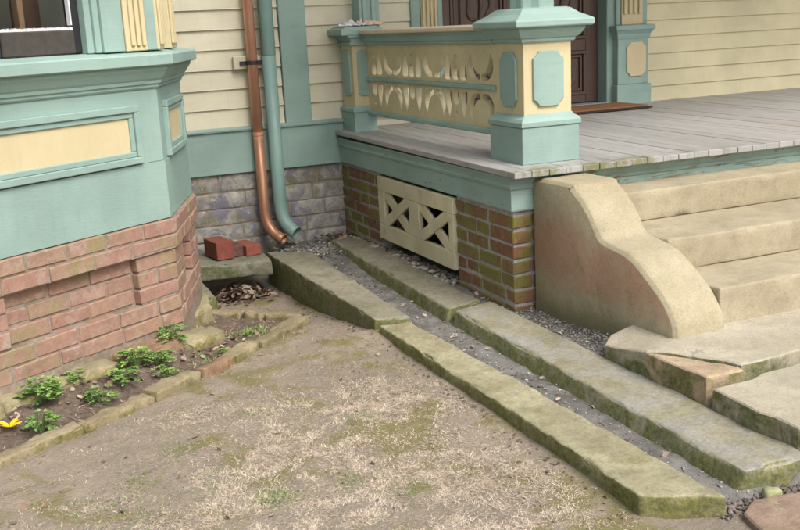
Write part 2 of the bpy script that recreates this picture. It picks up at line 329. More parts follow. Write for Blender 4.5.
def inst(src, parent, loc, rotz=0.0, sc=(1, 1, 1), name=None):
    o = bpy.data.objects.new(name or src.name.split('.')[0], src.data if hasattr(src, 'data') else src); o.location = Vector(loc)-wloc(parent); o.rotation_euler = (0, 0, rotz); o.scale = sc
    return link(o, parent)
def offs(path, o, side=1):      # mitred offset of an open plan polyline; side=+1 is to the right of travel
    out = []; P = [Vector(p) for p in path]
    for i, p in enumerate(P):
        ns = []
        for a, b in ((i-1, i), (i, i+1)):
            if a >= 0 and b < len(P):
                d = (P[b]-P[a]).normalized(); ns.append(Vector((d.y, -d.x))*side)
        if len(ns) == 1: out.append(p+ns[0]*o)
        else:
            m = (ns[0]+ns[1]).normalized(); out.append(p+m*(o/max(0.3, m.dot(ns[0]))))
    return out
def sweep(path, prof, side=1):
    b = MB(); n = len(prof); rings = []
    for (o, z) in prof: rings.append([(q.x, q.y, z) for q in offs(path, o, side)])
    m = len(path); vs_ = [rings[j][i] for i in range(m) for j in range(n)]
    fs = [(i*n+j, i*n+(j+1) % n, (i+1)*n+(j+1) % n, (i+1)*n+j) for i in range(m-1) for j in range(n)]
    fs += [tuple(range(n)), tuple((m-1)*n+j for j in reversed(range(n)))]
    return b.add(vs_, fs)
def rough_block(name, top, z0, z1, mat, parent=None, rad=0.015, amp=0.006, step=0.03, nf=6.0, seed=0, big=0.0, bot=None):
    """rounded, uneven stone from a plan quad (ccw from above; z per corner allowed)"""
    zt = z1 if isinstance(z1, (list, tuple)) else [z1]*4
    c = [Vector((p[0], p[1])) for p in top]; cb = [Vector((p[0], p[1])) for p in (bot or top)]
    Lx = ((c[1]-c[0]).length+(c[2]-c[3]).length)/2; Ly = ((c[3]-c[0]).length+(c[2]-c[1]).length)/2; Lz = sum(zt)/4-z0
    L = (Lx, Ly, Lz)
    def axis(l):
        r = min(rad, l*0.4); n = max(1, int((l-2*r)/step)); k = [0, r*0.12, r*0.4, r]+[r+(l-2*r)*(i/n) for i in range(1, n)]+[l-r, l-r*0.4, l-r*0.12, l]
        return [q/l for q in k]
    A = [axis(l) for l in L]; idx = {}; V = []; F = []
    def vert(i, j, k):
        key = (i, j, k)
        if key in idx: return idx[key]
        u = [A[0][i], A[1][j], A[2][k]]; p = [u[q]*L[q] for q in range(3)]
        cl = [min(max(p[q], min(rad, L[q]*0.4)), L[q]-min(rad, L[q]*0.4)) for q in range(3)]
        d = Vector([p[q]-cl[q] for q in range(3)])
        if d.length > 1e-9:
            rr = min(rad, min(L)*0.4); d = d.normalized()*min(rr, max(abs(x) for x in d)*1.0 if sum(abs(x) > 1e-9 for x in d) == 1 else rr)
        p = [cl[q]+d[q] for q in range(3)]; u = [p[q]/L[q] for q in range(3)]
        xy = (c[0]*(1-u[0])+c[1]*u[0])*(1-u[1])+(c[3]*(1-u[0])+c[2]*u[0])*u[1]
        if bot:
            xb = (cb[0]*(1-u[0])+cb[1]*u[0])*(1-u[1])+(cb[3]*(1-u[0])+cb[2]*u[0])*u[1]; xy = xb.lerp(xy, u[2])
        zz = (zt[0]*(1-u[0])+zt[1]*u[0])*(1-u[1])+(zt[3]*(1-u[0])+zt[2]*u[0])*u[1]
        P = Vector((xy.x, xy.y, z0+(zz-z0)*u[2]))
        s3 = Vector((seed*3.1, seed*1.7, seed*0.9))
        ed = 1.0+1.3*(sum(abs(q_) > 1e-6 for q_ in d) > 1)
        P += noise.noise_vector(P*nf+s3)*amp+noise.noise_vector(P*nf*3.3+s3)*amp*0.5*ed+noise.noise_vector(P*nf*8+s3)*amp*0.22*ed
        if ed > 1.5:
            cv = noise.noise(P*9+s3)+0.5*noise.noise(P*31+s3)
            if cv > 0.34: P -= Vector((d.x*(c[1]-c[0]).normalized().x, d.x*(c[1]-c[0]).normalized().y, 0))*min(0.007, (cv-0.34)*0.022)/max(1e-6, d.length)+Vector((d.y*(c[3]-c[0]).normalized().x, d.y*(c[3]-c[0]).normalized().y, d.z))*min(0.007, (cv-0.34)*0.022)/max(1e-6, d.length)
        if big: P += noise.noise_vector(P*1.9+s3)*big
        idx[key] = len(V); V.append(P); return idx[key]
    n = [len(a)-1 for a in A]
    for i in range(n[0]):
        for j in range(n[1]):
            F.append((vert(i, j, 0), vert(i, j+1, 0), vert(i+1, j+1, 0), vert(i+1, j, 0)))
            F.append((vert(i, j, n[2]), vert(i+1, j, n[2]), vert(i+1, j+1, n[2]), vert(i, j+1, n[2])))
    for i in range(n[0]):
        for k in range(n[2]):
            F.append((vert(i, 0, k), vert(i+1, 0, k), vert(i+1, 0, k+1), vert(i, 0, k+1)))
            F.append((vert(i, n[1], k), vert(i, n[1], k+1), vert(i+1, n[1], k+1), vert(i+1, n[1], k)))
    for j in range(n[1]):
        for k in range(n[2]):
            F.append((vert(0, j, k), vert(0, j, k+1), vert(0, j+1, k+1), vert(0, j+1, k)))
            F.append((vert(n[0], j, k), vert(n[0], j+1, k), vert(n[0], j+1, k+1), vert(n[0], j, k+1)))
    b = MB(); b.add(V, F); return b.build(name, mat, parent, smooth=True)
def poly_slab(name, poly, z0, z1, mat, parent=None, jit=0.006, bevel=0.012, step=0.04, seed=1, amp=0.004, zf=None):
    rr = random.Random(seed); pts = []
    for i, p in enumerate(poly):
        a = Vector(p); b = Vector(poly[(i+1) % len(poly)]); n = max(1, int((b-a).length/step))
        for k in range(n):
            q = a.lerp(b, k/n)
            if k: q += Vector((rr.uniform(-1, 1), rr.uniform(-1, 1)))*jit
            pts.append(q)
    bm = bmesh.new()
    vs_ = [bm.verts.new((q.x, q.y, z1)) for q in pts]; f = bm.faces.new(vs_)
    if f.normal.z < 0 or sum(pts[i].cross(pts[(i+1) % len(pts)]) for i in range(len(pts))) < 0: f.normal_flip()
    bm.normal_update()
    ext = bmesh.ops.extrude_face_region(bm, geom=[f]); dv = [g for g in ext['geom'] if isinstance(g, bmesh.types.BMVert)]
    for v in dv: v.co.z = z0
    bmesh.ops.recalc_face_normals(bm, faces=bm.faces)
    es = [e for e in bm.edges if all(abs(v.co.z-z1) < 1e-5 for v in e.verts)]
    bmesh.ops.bevel(bm, geom=es, offset=bevel, segments=3, affect='EDGES', profile=0.6, clamp_overlap=True)
    bmesh.ops.triangulate(bm, faces=bm.faces)
    for _ in range(2):
        le = [e for e in bm.edges if e.calc_length() > step*2.2]
        if le: bmesh.ops.subdivide_edges(bm, edges=le, cuts=2, use_grid_fill=False); bmesh.ops.triangulate(bm, faces=[f for f in bm.faces if len(f.verts) > 3])
    for v in bm.verts:
        if zf and v.co.z > z0+0.02: v.co.z += zf(v.co.x, v.co.y)
        v.co += noise.noise_vector(v.co*6+Vector((seed, 0, 0)))*amp+noise.noise_vector(v.co*25)*amp*0.5
    cx = sum(q.x for q in pts)/len(pts); cy = sum(q.y for q in pts)/len(pts)
    off = wloc(parent) if parent is not None else Vector((cx, cy, z0))
    for v in bm.verts: v.co -= off
    me = bpy.data.meshes.new(name); bm.to_mesh(me); bm.free(); me.materials.append(M[mat])
    o = bpy.data.objects.new(name, me)
    if parent is None: o.location = off
    return link(o, parent)
def bulk(name, V, F, tones, mat, label, cat=None, kind='stuff', parent=None, smooth=False):
    """many small pieces in one mesh; tones is per vertex rgb"""
    me = bpy.data.meshes.new(name); me.from_pydata(V, [], F); me.materials.append(M[mat])
    a = me.color_attributes.new('tone', 'FLOAT_COLOR', 'POINT')
    c4 = np.ones((len(V), 4), dtype=np.float32); c4[:, :3] = tones; a.data.foreach_set('color', c4.ravel())
    if smooth: me.polygons.foreach_set('use_smooth', [True]*len(me.polygons))
    o = bpy.data.objects.new(name, me); link(o, parent)
    if parent is None: tag(o, label, cat, None, kind)
    elif kind: o['kind'] = kind
    return o

def inpoly(x, y, P):
    c = False; j = len(P)-1
    for i in range(len(P)):
        if (P[i][1] > y) != (P[j][1] > y) and x < (P[j][0]-P[i][0])*(y-P[i][1])/(P[j][1]-P[i][1]+1e-12)+P[i][0]: c = not c
        j = i
    return c
# brick meshes shared by all walls: slightly uneven, chamfered boxes, origin at the face's lower left; x along, -y out, z up
def brick_mesh(name, l, h, d, mat, seed):
    rr = random.Random(seed); b = MB(); b.box(0, l, 0, d, 0, h)
    for v in b.v: v += Vector((rr.uniform(-1, 1), rr.uniform(-1, 1)*0.8, rr.uniform(-1, 1)))*0.0038
    me = bpy.data.meshes.new(name); me.from_pydata([tuple(p) for p in b.v], [], b.f); me.materials.append(M[mat])
    bm = bmesh.new(); bm.from_mesh(me); bmesh.ops.recalc_face_normals(bm, faces=bm.faces)
    bmesh.ops.bevel(bm, geom=bm.edges[:], offset=0.0045, segments=1, affect='EDGES'); bm.to_mesh(me); bm.free(); return me
def brick_run(parent, origin, dirv, length, z0, rows, ch, mat, meshes, proud=lambda s, r: 0.0, bl=0.200, gap=0.015, joint=0.0155, header_rows=(), skip=lambda s0, s1, r: False, seed=0, phase=0.5):
    """courses of bricks along a plan line; outward is to the right of dirv"""
    rr = random.Random(seed); d = Vector((dirv[0], dirv[1], 0)).normalized(); nrm = Vector((d.y, -d.x, 0)); ang = math.atan2(d.y, d.x)
    for r in range(rows):
        hl = bl*0.48 if r in header_rows else bl; s = -(hl+gap)*((r*phase) % 1.0)
        while s < length-0.01:
            l = hl*(rr.uniform(0.93, 1.06)) if rr.random() > 0.16 else hl*0.55
            a = max(s, 0); b = min(s+l, length)
            if length-b < 0.05: b = length
            if b-a > 0.025 and not skip(a, b, r):
                me = rr.choice(meshes); p = Vector((origin[0], origin[1], z0+r*ch+joint/2))+d*a+nrm*(proud((a+b)/2, r)+rr.uniform(-0.003, 0.003))
                o = bpy.data.objects.new('brick', me); o.location = p-wloc(parent); o.rotation_euler = (rr.uniform(-0.008, 0.008), rr.uniform(-0.012, 0.012), ang)
                o.scale = ((b-a)/0.2, 1, (ch-joint)/0.06); link(o, parent)
            s += l+gap
            if b >= length: break
BM_BAY = [brick_mesh('brick', 0.2, 0.06, 0.095, 'brick_bay', i) for i in range(6)]
BM_POR = [brick_mesh('brick', 0.2, 0.06, 0.095, 'brick_porch', 20+i) for i in range(6)]

# ================================================================== GROUND
def sstep(a, b, x):
    t = np.clip((x-a)/(b-a), 0, 1); return t*t*(3-2*t)
def gz(x, y):
    """lawn height"""
    x = np.asarray(x, float); y = np.asarray(y, float)
    z = -0.098+0.020*sstep(-1.3, -0.7, x)*sstep(0.6, 0.0, y)+0.018*sstep(-0.75, -0.6, x)*sstep(0.3, -0.1, y)
    z = z-0.105*sstep(0.35, 1.15, y)*sstep(-1.6, -1.1, x)
    zk = np.interp(y, [-1.75, -1.6, -0.5, -0.05, 0.2, 0.7, 1.25, 1.8], [-0.070, -0.068, -0.056, -0.060, -0.045, -0.125, -0.186, -0.205])
    wk = sstep(-0.95, -0.64, x)*sstep(2.0, 1.8, y); z = z*(1-wk)+zk*wk
    z = z-0.10*sstep(-0.57, -0.50, x)*sstep(-1.72, -1.66, y)-0.006*sstep(-0.57, -0.48, x)*sstep(-1.66, -1.74, y)
    return z
def axis_pts(lo, hi, fine_lo, fine_hi, st, grow=1.35):
    a = list(np.arange(fine_lo, fine_hi+1e-6, st)); s = st; p = fine_hi
    while p < hi: s *= grow; p += s; a.append(min(p, hi))
    s = st; p = fine_lo
    while p > lo: s *= grow; p -= s; a.insert(0, max(p, lo))
    return np.array(a)
gx = axis_pts(-60, 60, -2.45, -0.5, 0.016); gy = axis_pts(-60, 40, -1.75, 2.2, 0.018)
GX, GY = np.meshgrid(gx, gy); GZ = gz(GX, GY)
nv = np.array([noise.fractal(Vector((x*3.1, y*3.1, 0.3)), 1.0, 2.0, 5) for x, y in zip(GX.ravel(), GY.ravel())]).reshape(GX.shape)
n2 = np.array([noise.noise(Vector((x*21, y*21, 4.3))) for x, y in zip(GX.ravel(), GY.ravel())]).reshape(GX.shape)
GZ = GZ+nv*0.012+n2*0.0035
nx, ny = len(gx), len(gy)
ii = (np.arange(ny-1)[:, None]*nx+np.arange(nx-1)[None, :]).ravel()
gme = bpy.data.meshes.new('lawn_ground')
gme.from_pydata(np.stack([GX.ravel(), GY.ravel(), GZ.ravel()], 1).tolist(), [], np.stack([ii, ii+1, ii+nx+1, ii+nx], 1).tolist())
gme.materials.append(M['ground']); gme.polygons.foreach_set('use_smooth', [True]*len(gme.polygons))
ground = link(bpy.data.objects.new('lawn_ground', gme)); tag(ground, 'bare patchy lawn of brown soil, moss and dead straw', None, None, 'structure')
def ground_z(x, y):
    return float(gz(x, y))+noise.fractal(Vector((x*3.1, y*3.1, 0.3)), 1.0, 2.0, 5)*0.012+noise.noise(Vector((x*21, y*21, 4.3)))*0.0035

# ================================================================== HOUSE WALL
W = 2.14
house = empty('house', (0.4, W, 0), 'cream clapboard house wall with brown double door behind the porch', 'house')
b = MB(); b.box(-4.5, 0.72, W+0.02, W+0.35, -0.3, 5.0).box(2.0, 7.0, W+0.02, W+0.35, -0.3, 5.0).box(0.72, 2.0, W+0.02, W+0.35, 2.75, 5.0); b.box(0.72, 2.0, W+0.02, W+0.35, -0.3, 0.60)
b.build('sheathing', 'siding', house)
def clap(x0, x1, z, h, mat):
    if x1-x0 > 3:
        xm = x0+random.uniform(0.25, 0.75)*(x1-x0); clap(x0, xm-0.0012, z, h, mat); clap(xm+0.0012, x1, z, h, mat); return
    rr = random.uniform(-0.0015, 0.0015); q = MB()
    pr = [(W+0.019, z), (W-0.019+rr, z), (W-0.017+rr, z+0.004), (W-0.004, z+h+0.012), (W+0.019, z+h+0.012)]
    q.add([(x, y, zz) for x in (x0, x1) for y, zz in pr], [(0, 1, 2, 3, 4), (9, 8, 7, 6, 5)]+[(i, (i+1) % 5, 5+(i+1) % 5, 5+i) for i in range(5)])
    q.build('clapboard', mat, house)
for k in range(27):
    clap(-1.75, -0.349, 0.704+0.1142*k, 0.1142, 'siding'); clap(-0.176, 0.52, 0.704+0.1142*k, 0.1142, 'siding')
for k in range(27):
    clap(2.32, 6.8, 0.63+0.1142*k, 0.1142, 'siding2')
MB().box(-0.345, -0.18, W-0.032, W+0.018, 0.705, 3.8).build('corner_board', 'teal', house, 0.003)
MB().box(-1.75, 0.02, W-0.036, W+0.018, 0.436, 0.690).build('water_table', 'teal', house, 0.003)
sweep([(-1.75, W-0.036), (0.03, W-0.036)], [(-0.05, 0.688), (0.014, 0.688), (0.016, 0.698), (-0.02, 0.712), (-0.05, 0.712)]).build('drip_cap', 'teal', house)
# foundation of whitewashed stones
fnd = MB().box(-1.75, 0.06, W-0.0075, W+0.03, -0.4, 0.434).build('foundation', 'mortar_bay', house)
zrow = [-0.36, -0.22, -0.085, 0.03, 0.125, 0.225, 0.325, 0.436]
for r in range(7):
    x = -1.7-random.uniform(0, 0.2)
    while x < 0.04:
        l = random.uniform(0.22, 0.44); x1 = min(x+l, 0.05)
        o = rough_block('foundation_stone', [(x+0.003, W-0.012), (x1-0.003, W-0.012), (x1-0.003, W+0.05), (x+0.003, W+0.05)], zrow[r]+0.003, zrow[r+1]-0.003, 'found', fnd, rad=0.008, amp=0.004, step=0.05, seed=r*7+x)
        x += l
# door, casing, threshold
DX0, DX1 = 0.735, 1.985
dcase = MB().box(0.515, 0.580, W-0.03, W+0.018, 0.64, 3.0).box(0.700, DX0, W-0.03, W+0.2, 0.64, 2.75).box(DX1, 2.10, W-0.028, W+0.2, 0.64, 2.75).box(0.7, 2.3, W-0.03, W+0.2, 2.75, 3.05).build('door_casing', 'teal', house, 0.004)
b = MB().box(0.583, 0.698, W-0.034, W+0.018, 0.64, 2.74)
for k in range(4): b.box(0.590+k*0.028, 0.604+k*0.028, W-0.046, W-0.034, 0.9, 2.6)
b.build('fluted_pilaster', 'cream', house, 0.002)
# right-hand pilaster on its plinth
px0, px1, py = 2.035, 2.300, W-0.085
b = MB().box(px0-0.012, px1+0.012, py-0.012, W+0.018, 0.625, 0.775); b.box(px0, px1-0.01, py, W+0.018, 0.775, 1.105)
plinth = b.build('pilaster_plinth', 'teal', house, 0.004)
sweep([(px0, W), (px0, py), (px1-0.01, py), (px1-0.01, W)], [(-0.02, 1.085), (0.004, 1.085), (0.010, 1.105), (0.010, 1.115), (0.026, 1.140), (0.034, 1.145), (0.034, 1.175), (-0.02, 1.18)], 1).build('pilaster_cap', 'teal', house)
MB().box(px0, px1-0.01, py, W+0.01, 1.165, 1.178).build('pilaster_cap_top', 'teal', house)
def notched(x0, x1, z0, z1, n):
    return [(x0+n, z0), (x1-n, z0), (x1-n*0.85, z0+n*0.35), (x1-n*0.35, z0+n*0.85), (x1, z0+n), (x1, z1-n), (x1-n*0.35, z1-n*0.85), (x1-n*0.85, z1-n*0.35), (x1-n, z1), (x0+n, z1), (x0+n*0.85, z1-n*0.35), (x0+n*0.35, z1-n*0.85), (x0, z1-n), (x0, z0+n), (x0+n*0.35, z0+n*0.85), (x0+n*0.85, z0+n*0.35)]
b = MB(); b.prism([(x, py+0.002, z) for x, z in notched(px0+0.07, px1-0.035, 0.83, 1.06, 0.03)], (0, -0.012, 0)); b.build('panel', 'cream', plinth, 0.002)
b = MB().box(px0+0.05, px1-0.04, W-0.06, W+0.018, 1.18, 2.74)
for k in range(4): b.box(px0+0.062+k*0.041, px0+0.084+k*0.041, W-0.074, W-0.06, 1.25, 2.6)
b.build('fluted_pilaster', 'cream', house, 0.002)
MB().box(px0+0.012, px0+0.048, W-0.05, W+0.018, 1.18, 2.74).box(px1-0.038, px1+0.012, W-0.04, W+0.018, 1.18, 2.74).build('casing_strip', 'teal', house, 0.003)
DY = W+0.075
door_mid = (DX0+DX1)/2
for (x0, x1) in ((DX0+0.004, door_mid-0.003), (door_mid+0.003, DX1-0.004)):
    d = MB().box(x0, x1, DY+0.02, DY+0.05, 0.665, 2.74).build('door', 'door', house)
    wd = x1-x0; st = 0.10
    b = MB().box(x0, x0+st, DY, DY+0.022, 0.665, 2.74).box(x1-st, x1, DY, DY+0.022, 0.665, 2.74)
    for za, zb in ((0.665, 0.72), (1.02, 1.10), (1.62, 1.74), (2.6, 2.74)): b.box(x0+st, x1-st, DY+0.001, DY+0.021, za, zb)
    b.build('stiles_and_rails', 'door', d, 0.004)
    for za, zb in ((0.72, 1.02), (1.10, 1.62), (1.74, 2.6)):
        q = MB(); m0, m1, n0, n1 = x0+st, x1-st, za, zb
        for w_, dy, th in ((0.0, -0.012, 0.022), (0.028, -0.004, 0.016)):
            q.box(m0+w_, m1-w_, DY+dy+0.006, DY+0.020, n0+w_, n0+w_+th).box(m0+w_, m1-w_, DY+dy+0.006, DY+0.020, n1-w_-th, n1-w_)
            q.box(m0+w_, m0+w_+th, DY+dy+0.007, DY+0.020, n0+w_+th, n1-w_-th).box(m1-w_-th, m1-w_, DY+dy+0.007, DY+0.020, n0+w_+th, n1-w_-th)
        q.build('panel_moulding', 'door', d, 0.002)
        cx, cz = (m0+m1)/2, (za+zb)/2; hw, hh = (m1-m0)/2-0.075, (zb-za)/2-0.07
        q = MB(); q.prism([(cx+x, DY+0.021, cz+z) for x, z in notched(-hw, hw, -hh, hh, min(hw, hh)*0.35)], (0, -0.018, 0)); q.build('raised_panel', 'door', d, 0.005)
        q = MB()   # carved wreath
        ring = [(cx+hw*0.62*math.cos(a)*(1+0.10*math.cos(5*a)), DY+0.001, cz+hh*0.62*math.sin(a)*(1+0.10*math.cos(5*a))) for a in [2*math.pi*i/30 for i in range(31)]]
        q.tube(ring, 0.011, 8, False); q.tube([(cx, DY+0.001, cz-hh*0.5), (cx+0.02, DY-0.004, cz), (cx, DY+0.001, cz+hh*0.5)], [0.006, 0.016, 0.006], 8); q.build('carving', 'door', d, smooth=True)
    hx = x1-0.06 if x0 < 1 else x0+0.06
    b = MB(); prof = [(0, 0.028), (-0.006, 0.028), (-0.01, 0.012), (-0.03, 0.012), (-0.04, 0.026), (-0.055, 0.028), (-0.068, 0.018), (-0.072, 0.004)]
    b.tube([(hx, DY+p, 1.50) for p, _ in prof], [r_ for _, r_ in prof], 14); b.build('door_knob', 'brass', d, smooth=True)
MB().box(0.70, 2.02, W-0.045, W+0.2, 0.628, 0.660).build('threshold', 'threshold', house, 0.006)
MB().box(0.60, 2.1, W+0.23, W+0.30, 0.6, 2.8).build('hall_backing', 'void', house)

# ================================================================== BAY (octagonal turret bay with brick base)
Bp = Vector((-1.372, 0.554)); dL = Vector((-0.8403, -0.5422)).normalized()
Ap = Bp+dL*1.05; az = R(102+180); Ep = Ap+Vector((math.sin(az), math.cos(az)))*1.05
Cp = Vector((-1.150, 1.165)); Dp = Vector((-1.60, W+0.1)); Fp = Vector((-3.9, W+0.1))
bay = empty('bay_window', (-1.9, 0.9, 0), 'teal octagonal bay with yellow panel and pink brick base at left', 'bay window')
bpath = [Fp, Ep, Ap, Bp, Cp, Dp]
def bay_frame(P0, d, side):   # returns f(s, off, z)
    n = Vector((d.y, -d.x))*side
    return lambda s, o, z: (P0.x+d.x*s+n.x*o, P0.y+d.y*s+n.y*o, z)
nB = Vector((-dL.y, dL.x))
if nB.y > 0: nB = -nB
def bf(s, o, z): return (Bp.x+dL.x*s+nB.x*o, Bp.y+dL.y*s+nB.y*o, z)
d2 = (Cp-Bp).normalized(); nC = Vector((d2.y, -d2.x)); L2 = (Cp-Bp).length
def cf(s, o, z): return (Bp.x+d2.x*s+nC.x*o, Bp.y+d2.y*s+nC.y*o, z)
d3 = (Ep-Ap).normalized(); nE = Vector((-d3.y, d3.x))
if nE.y > 0: nE = -nE
def ef(s, o, z): return (Ap.x+d3.x*s+nE.x*o, Ap.y+d3.y*s+nE.y*o, z)
def fbox(b, f, s0, s1, o0, o1, z0, z1):
    return b.hexa([f(s0, o1, z0), f(s1, o1, z0), f(s1, o0, z0), f(s0, o0, z0), f(s0, o1, z1), f(s1, o1, z1), f(s1, o0, z1), f(s0, o0, z1)])
sd = 1 if offs(bpath, 0.1, 1)[2].y < Ap.y else -1
# apron: lower board, upper board, seam ledge
sweep(bpath, [(-0.10, 0.497), (0.004, 0.497), (0.004, 0.742), (-0.10, 0.742)], sd).build('lower_apron', 'teal', bay)
sweep(bpath, [(-0.10, 0.744), (-0.002, 0.744), (-0.002, 1.10), (-0.10, 1.10)], sd).build('upper_apron', 'teal', bay)
# bed moulding under the sill
sweep(bpath, [(-0.02, 1.045), (0.004, 1.045), (0.010, 1.052), (0.010, 1.060), (0.020, 1.066), (0.022, 1.078), (0.030, 1.086), (0.048, 1.112), (0.056, 1.122), (0.056, 1.136), (-0.02, 1.136)], sd).build('bed_moulding', 'teal', bay)
sweep(bpath, [(-0.14, 1.137), (0.078, 1.137), (0.084, 1.142), (0.084, 1.180), (0.078, 1.186), (-0.02, 1.200), (-0.14, 1.200)], sd).build('sill', 'teal', bay)
# framed panels
def panel(f, s0, s1, z0, z1, fw):
    g = MB(); fbox(g, f, s0+fw*0.6, s1-fw*0.6, -0.010, 0.001, z0+fw*0.6, z1-fw*0.6); p = g.build('panel', 'cream', bay)
    q = MB()
    def ring(a, wd, o0, o1):
        for (sa, sb, za, zb) in ((s0+a, s1-a, z0+a, z0+a+wd), (s0+a, s1-a, z1-a-wd, z1-a), (s0+a, s0+a+wd, z0+a+wd, z1-a-wd), (s1-a-wd, s1-a, z0+a+wd, z1-a-wd)):
            fbox(q, f, sa, sb, o0, o1, za, zb)
    ring(0, fw*0.55, -0.004, 0.020); ring(fw*0.55, fw*0.45, -0.004, 0.010)
    q.build('panel_moulding', 'teal', p, 0.003)
panel(bf, 0.125, 0.925, 0.748, 0.985, 0.050)
panel(cf, 0.10, L2-0.08, 0.748, 0.985, 0.050)
panel(ef, 0.125, 0.925, 0.748, 0.985, 0.050)
# upper walls and window of the main face
b = MB()
fbox(b, bf, 0.05, 0.28, -0.14, 0.004, 1.200, 3.6); fbox(b, bf, 0.775, 1.03, -0.14, 0.004, 1.200, 3.6); fbox(b, bf, 0.28, 0.775, -0.14, 0.004, 2.7, 3.6)
fbox(b, cf, 0.05, L2-0.02, -0.14, 0.004, 1.200, 3.6); fbox(b, ef, 0.02, 1.0, -0.14, 0.004, 1.2, 3.6)
b.build('upper_wall', 'teal', bay)
sweep(bpath[3:], [(-0.12, 1.2), (-0.06, 1.2), (-0.06, 3.6), (-0.12, 3.6)], sd).build('rear_wall', 'siding', bay)
b = MB(); b.prism([(p.x, p.y, 3.6) for p in offs(bpath, 0.15, sd)], (0, 0, 0.25)); b.build('shading_roof', 'teal', bay)  # unseen cap added to block the sky above the bay
b = MB(); b.prism([(p.x, p.y, 1.12) for p in offs(bpath, -0.10, sd)], (0, 0, 0.03)); b.build('inner_floor', 'wood_in', bay)
for f_, s0, s1 in ((bf, 0.055, 0.165), (cf, -0.02, 0.10), (cf, 0.28, 0.40), (bf, 0.885, 0.995), (ef, 0.05, 0.16)):
    b = MB(); fbox(b, f_, s0, s1, 0.0, 0.034, 1.200, 2.9)
    k = 3 if s1-s0 > 0.1 else 2
    for i in range(k):
        a = s0+(s1-s0)*(0.12+i*0.78/k); fbox(b, f_, a, a+(s1-s0)*0.16, 0.034, 0.046, 1.22, 2.8)
    b.build('fluted_pilaster', 'cream', bay, 0.003)
b = MB(); fbox(b, bf, -0.012, 0.052, 0.0, 0.032, 1.200, 2.9); fbox(b, bf, 0.168, 0.272, 0.0, 0.030, 1.200, 2.9); fbox(b, bf, 0.272, 0.300, -0.03, 0.016, 1.200, 2.9); fbox(b, bf, 0.75, 0.882, 0.0, 0.03, 1.2, 2.9); b.build('window_casing', 'teal', bay, 0.004)
b = MB(); fbox(b, bf, 0.300, 0.330, -0.12, 0.002, 1.200, 2.7); fbox(b, bf, 0.72, 0.75, -0.12, 0.002, 1.2, 2.7); b.build('window_jamb', 'teal', bay, 0.003)
win = MB(); fbox(win, bf, 0.330, 0.365, -0.075, -0.030, 1.205, 2.7); fbox(win, bf, 0.69, 0.72, -0.075, -0.03, 1.205, 2.7); fbox(win, bf, 0.365, 0.69, -0.075, -0.03, 2.60, 2.7)
win = win.build('window', 'black_sash', bay, 0.003)
b = MB(); fbox(b, bf, 0.366, 0.689, -0.072, -0.024, 1.203, 1.292); b.build('bottom_rail', 'window_wood', win, 0.004)
b = MB()
for i in range(40):
    s0 = 0.367+i*0.008; h = 0.010+0.006*noise.noise(Vector((i*0.7, 0, 0))); fbox(b, bf, s0, s0+0.0078, -0.055, -0.030+0.004*noise.noise(Vector((i*0.9, 3, 0))), 1.2925, 1.2925+h)
b.build('chipped_putty', 'whitechip', win)
b = MB(); fbox(b, bf, 0.367, 0.374, -0.050, -0.030, 1.31, 2.6); b.build('putty_bead', 'whitechip', win)
b = MB(); fbox(b, bf, 0.366, 0.689, -0.060, -0.056, 1.31, 2.6); b.build('pane', 'glass', win)
# inside the bay: wood shutters and shelf seen through the pane
b = MB()
for s0, s1, o0, z0, z1 in ((0.30, 0.42, -0.30, 1.16, 2.6), (0.60, 0.78, -0.42, 1.16, 2.6), (0.47, 0.58, -0.45, 1.16, 2.6)): fbox(b, bf, s0, s1, o0-0.03, o0, z0, z1)
b.build('inner_shutter', 'wood_in', bay, 0.004)
b = MB(); fbox(b, bf, 0.435, 0.460, -0.26, -0.22, 1.16, 2.6); b.build('inner_post', 'wood_lt', bay, 0.003)
b = MB(); fbox(b, bf, 0.56, 0.80, -0.34, -0.26, 1.33, 1.36); b.build('inner_shelf', 'threshold', bay, 0.003)
# brick base
core = sweep(bpath, [(-0.16, -0.30), (-0.034, -0.30), (-0.034, 0.49), (-0.16, 0.49)], sd).build('brick_core', 'mortar_bay', bay)
core2 = sweep(bpath, [(-0.16, 0.364), (0.016, 0.364), (0.016, 0.492), (-0.16, 0.492)], sd).build('corbel_core', 'mortar_bay', bay)
core3 = sweep(bpath, [(-0.16, -0.25), (0.006, -0.25), (0.006, 0.154), (-0.16, 0.154)], sd).build('plinth_core', 'mortar_bay', bay)
for f_, L_ in ((bf, 1.05), (cf, L2)):
    for s0, s1 in ((0.0, 0.205), (L_-0.205, L_)):
        b = MB(); fbox(b, f_, s0, s1, -0.15, 0.002, 0.155, 0.363); b.build('pier_core', 'mortar_bay', bay)
CH = 0.0677; ZB = 0.497-7*CH
def bay_proud(L):
    def f(s, r):
        if r >= 5: return 0.022
        if r <= 1: return 0.012
        return 0.008 if (s < 0.215 or s > L-0.215) else -0.028
    return f
E1 = Vector(bf(1.05, 0, 0)).xy
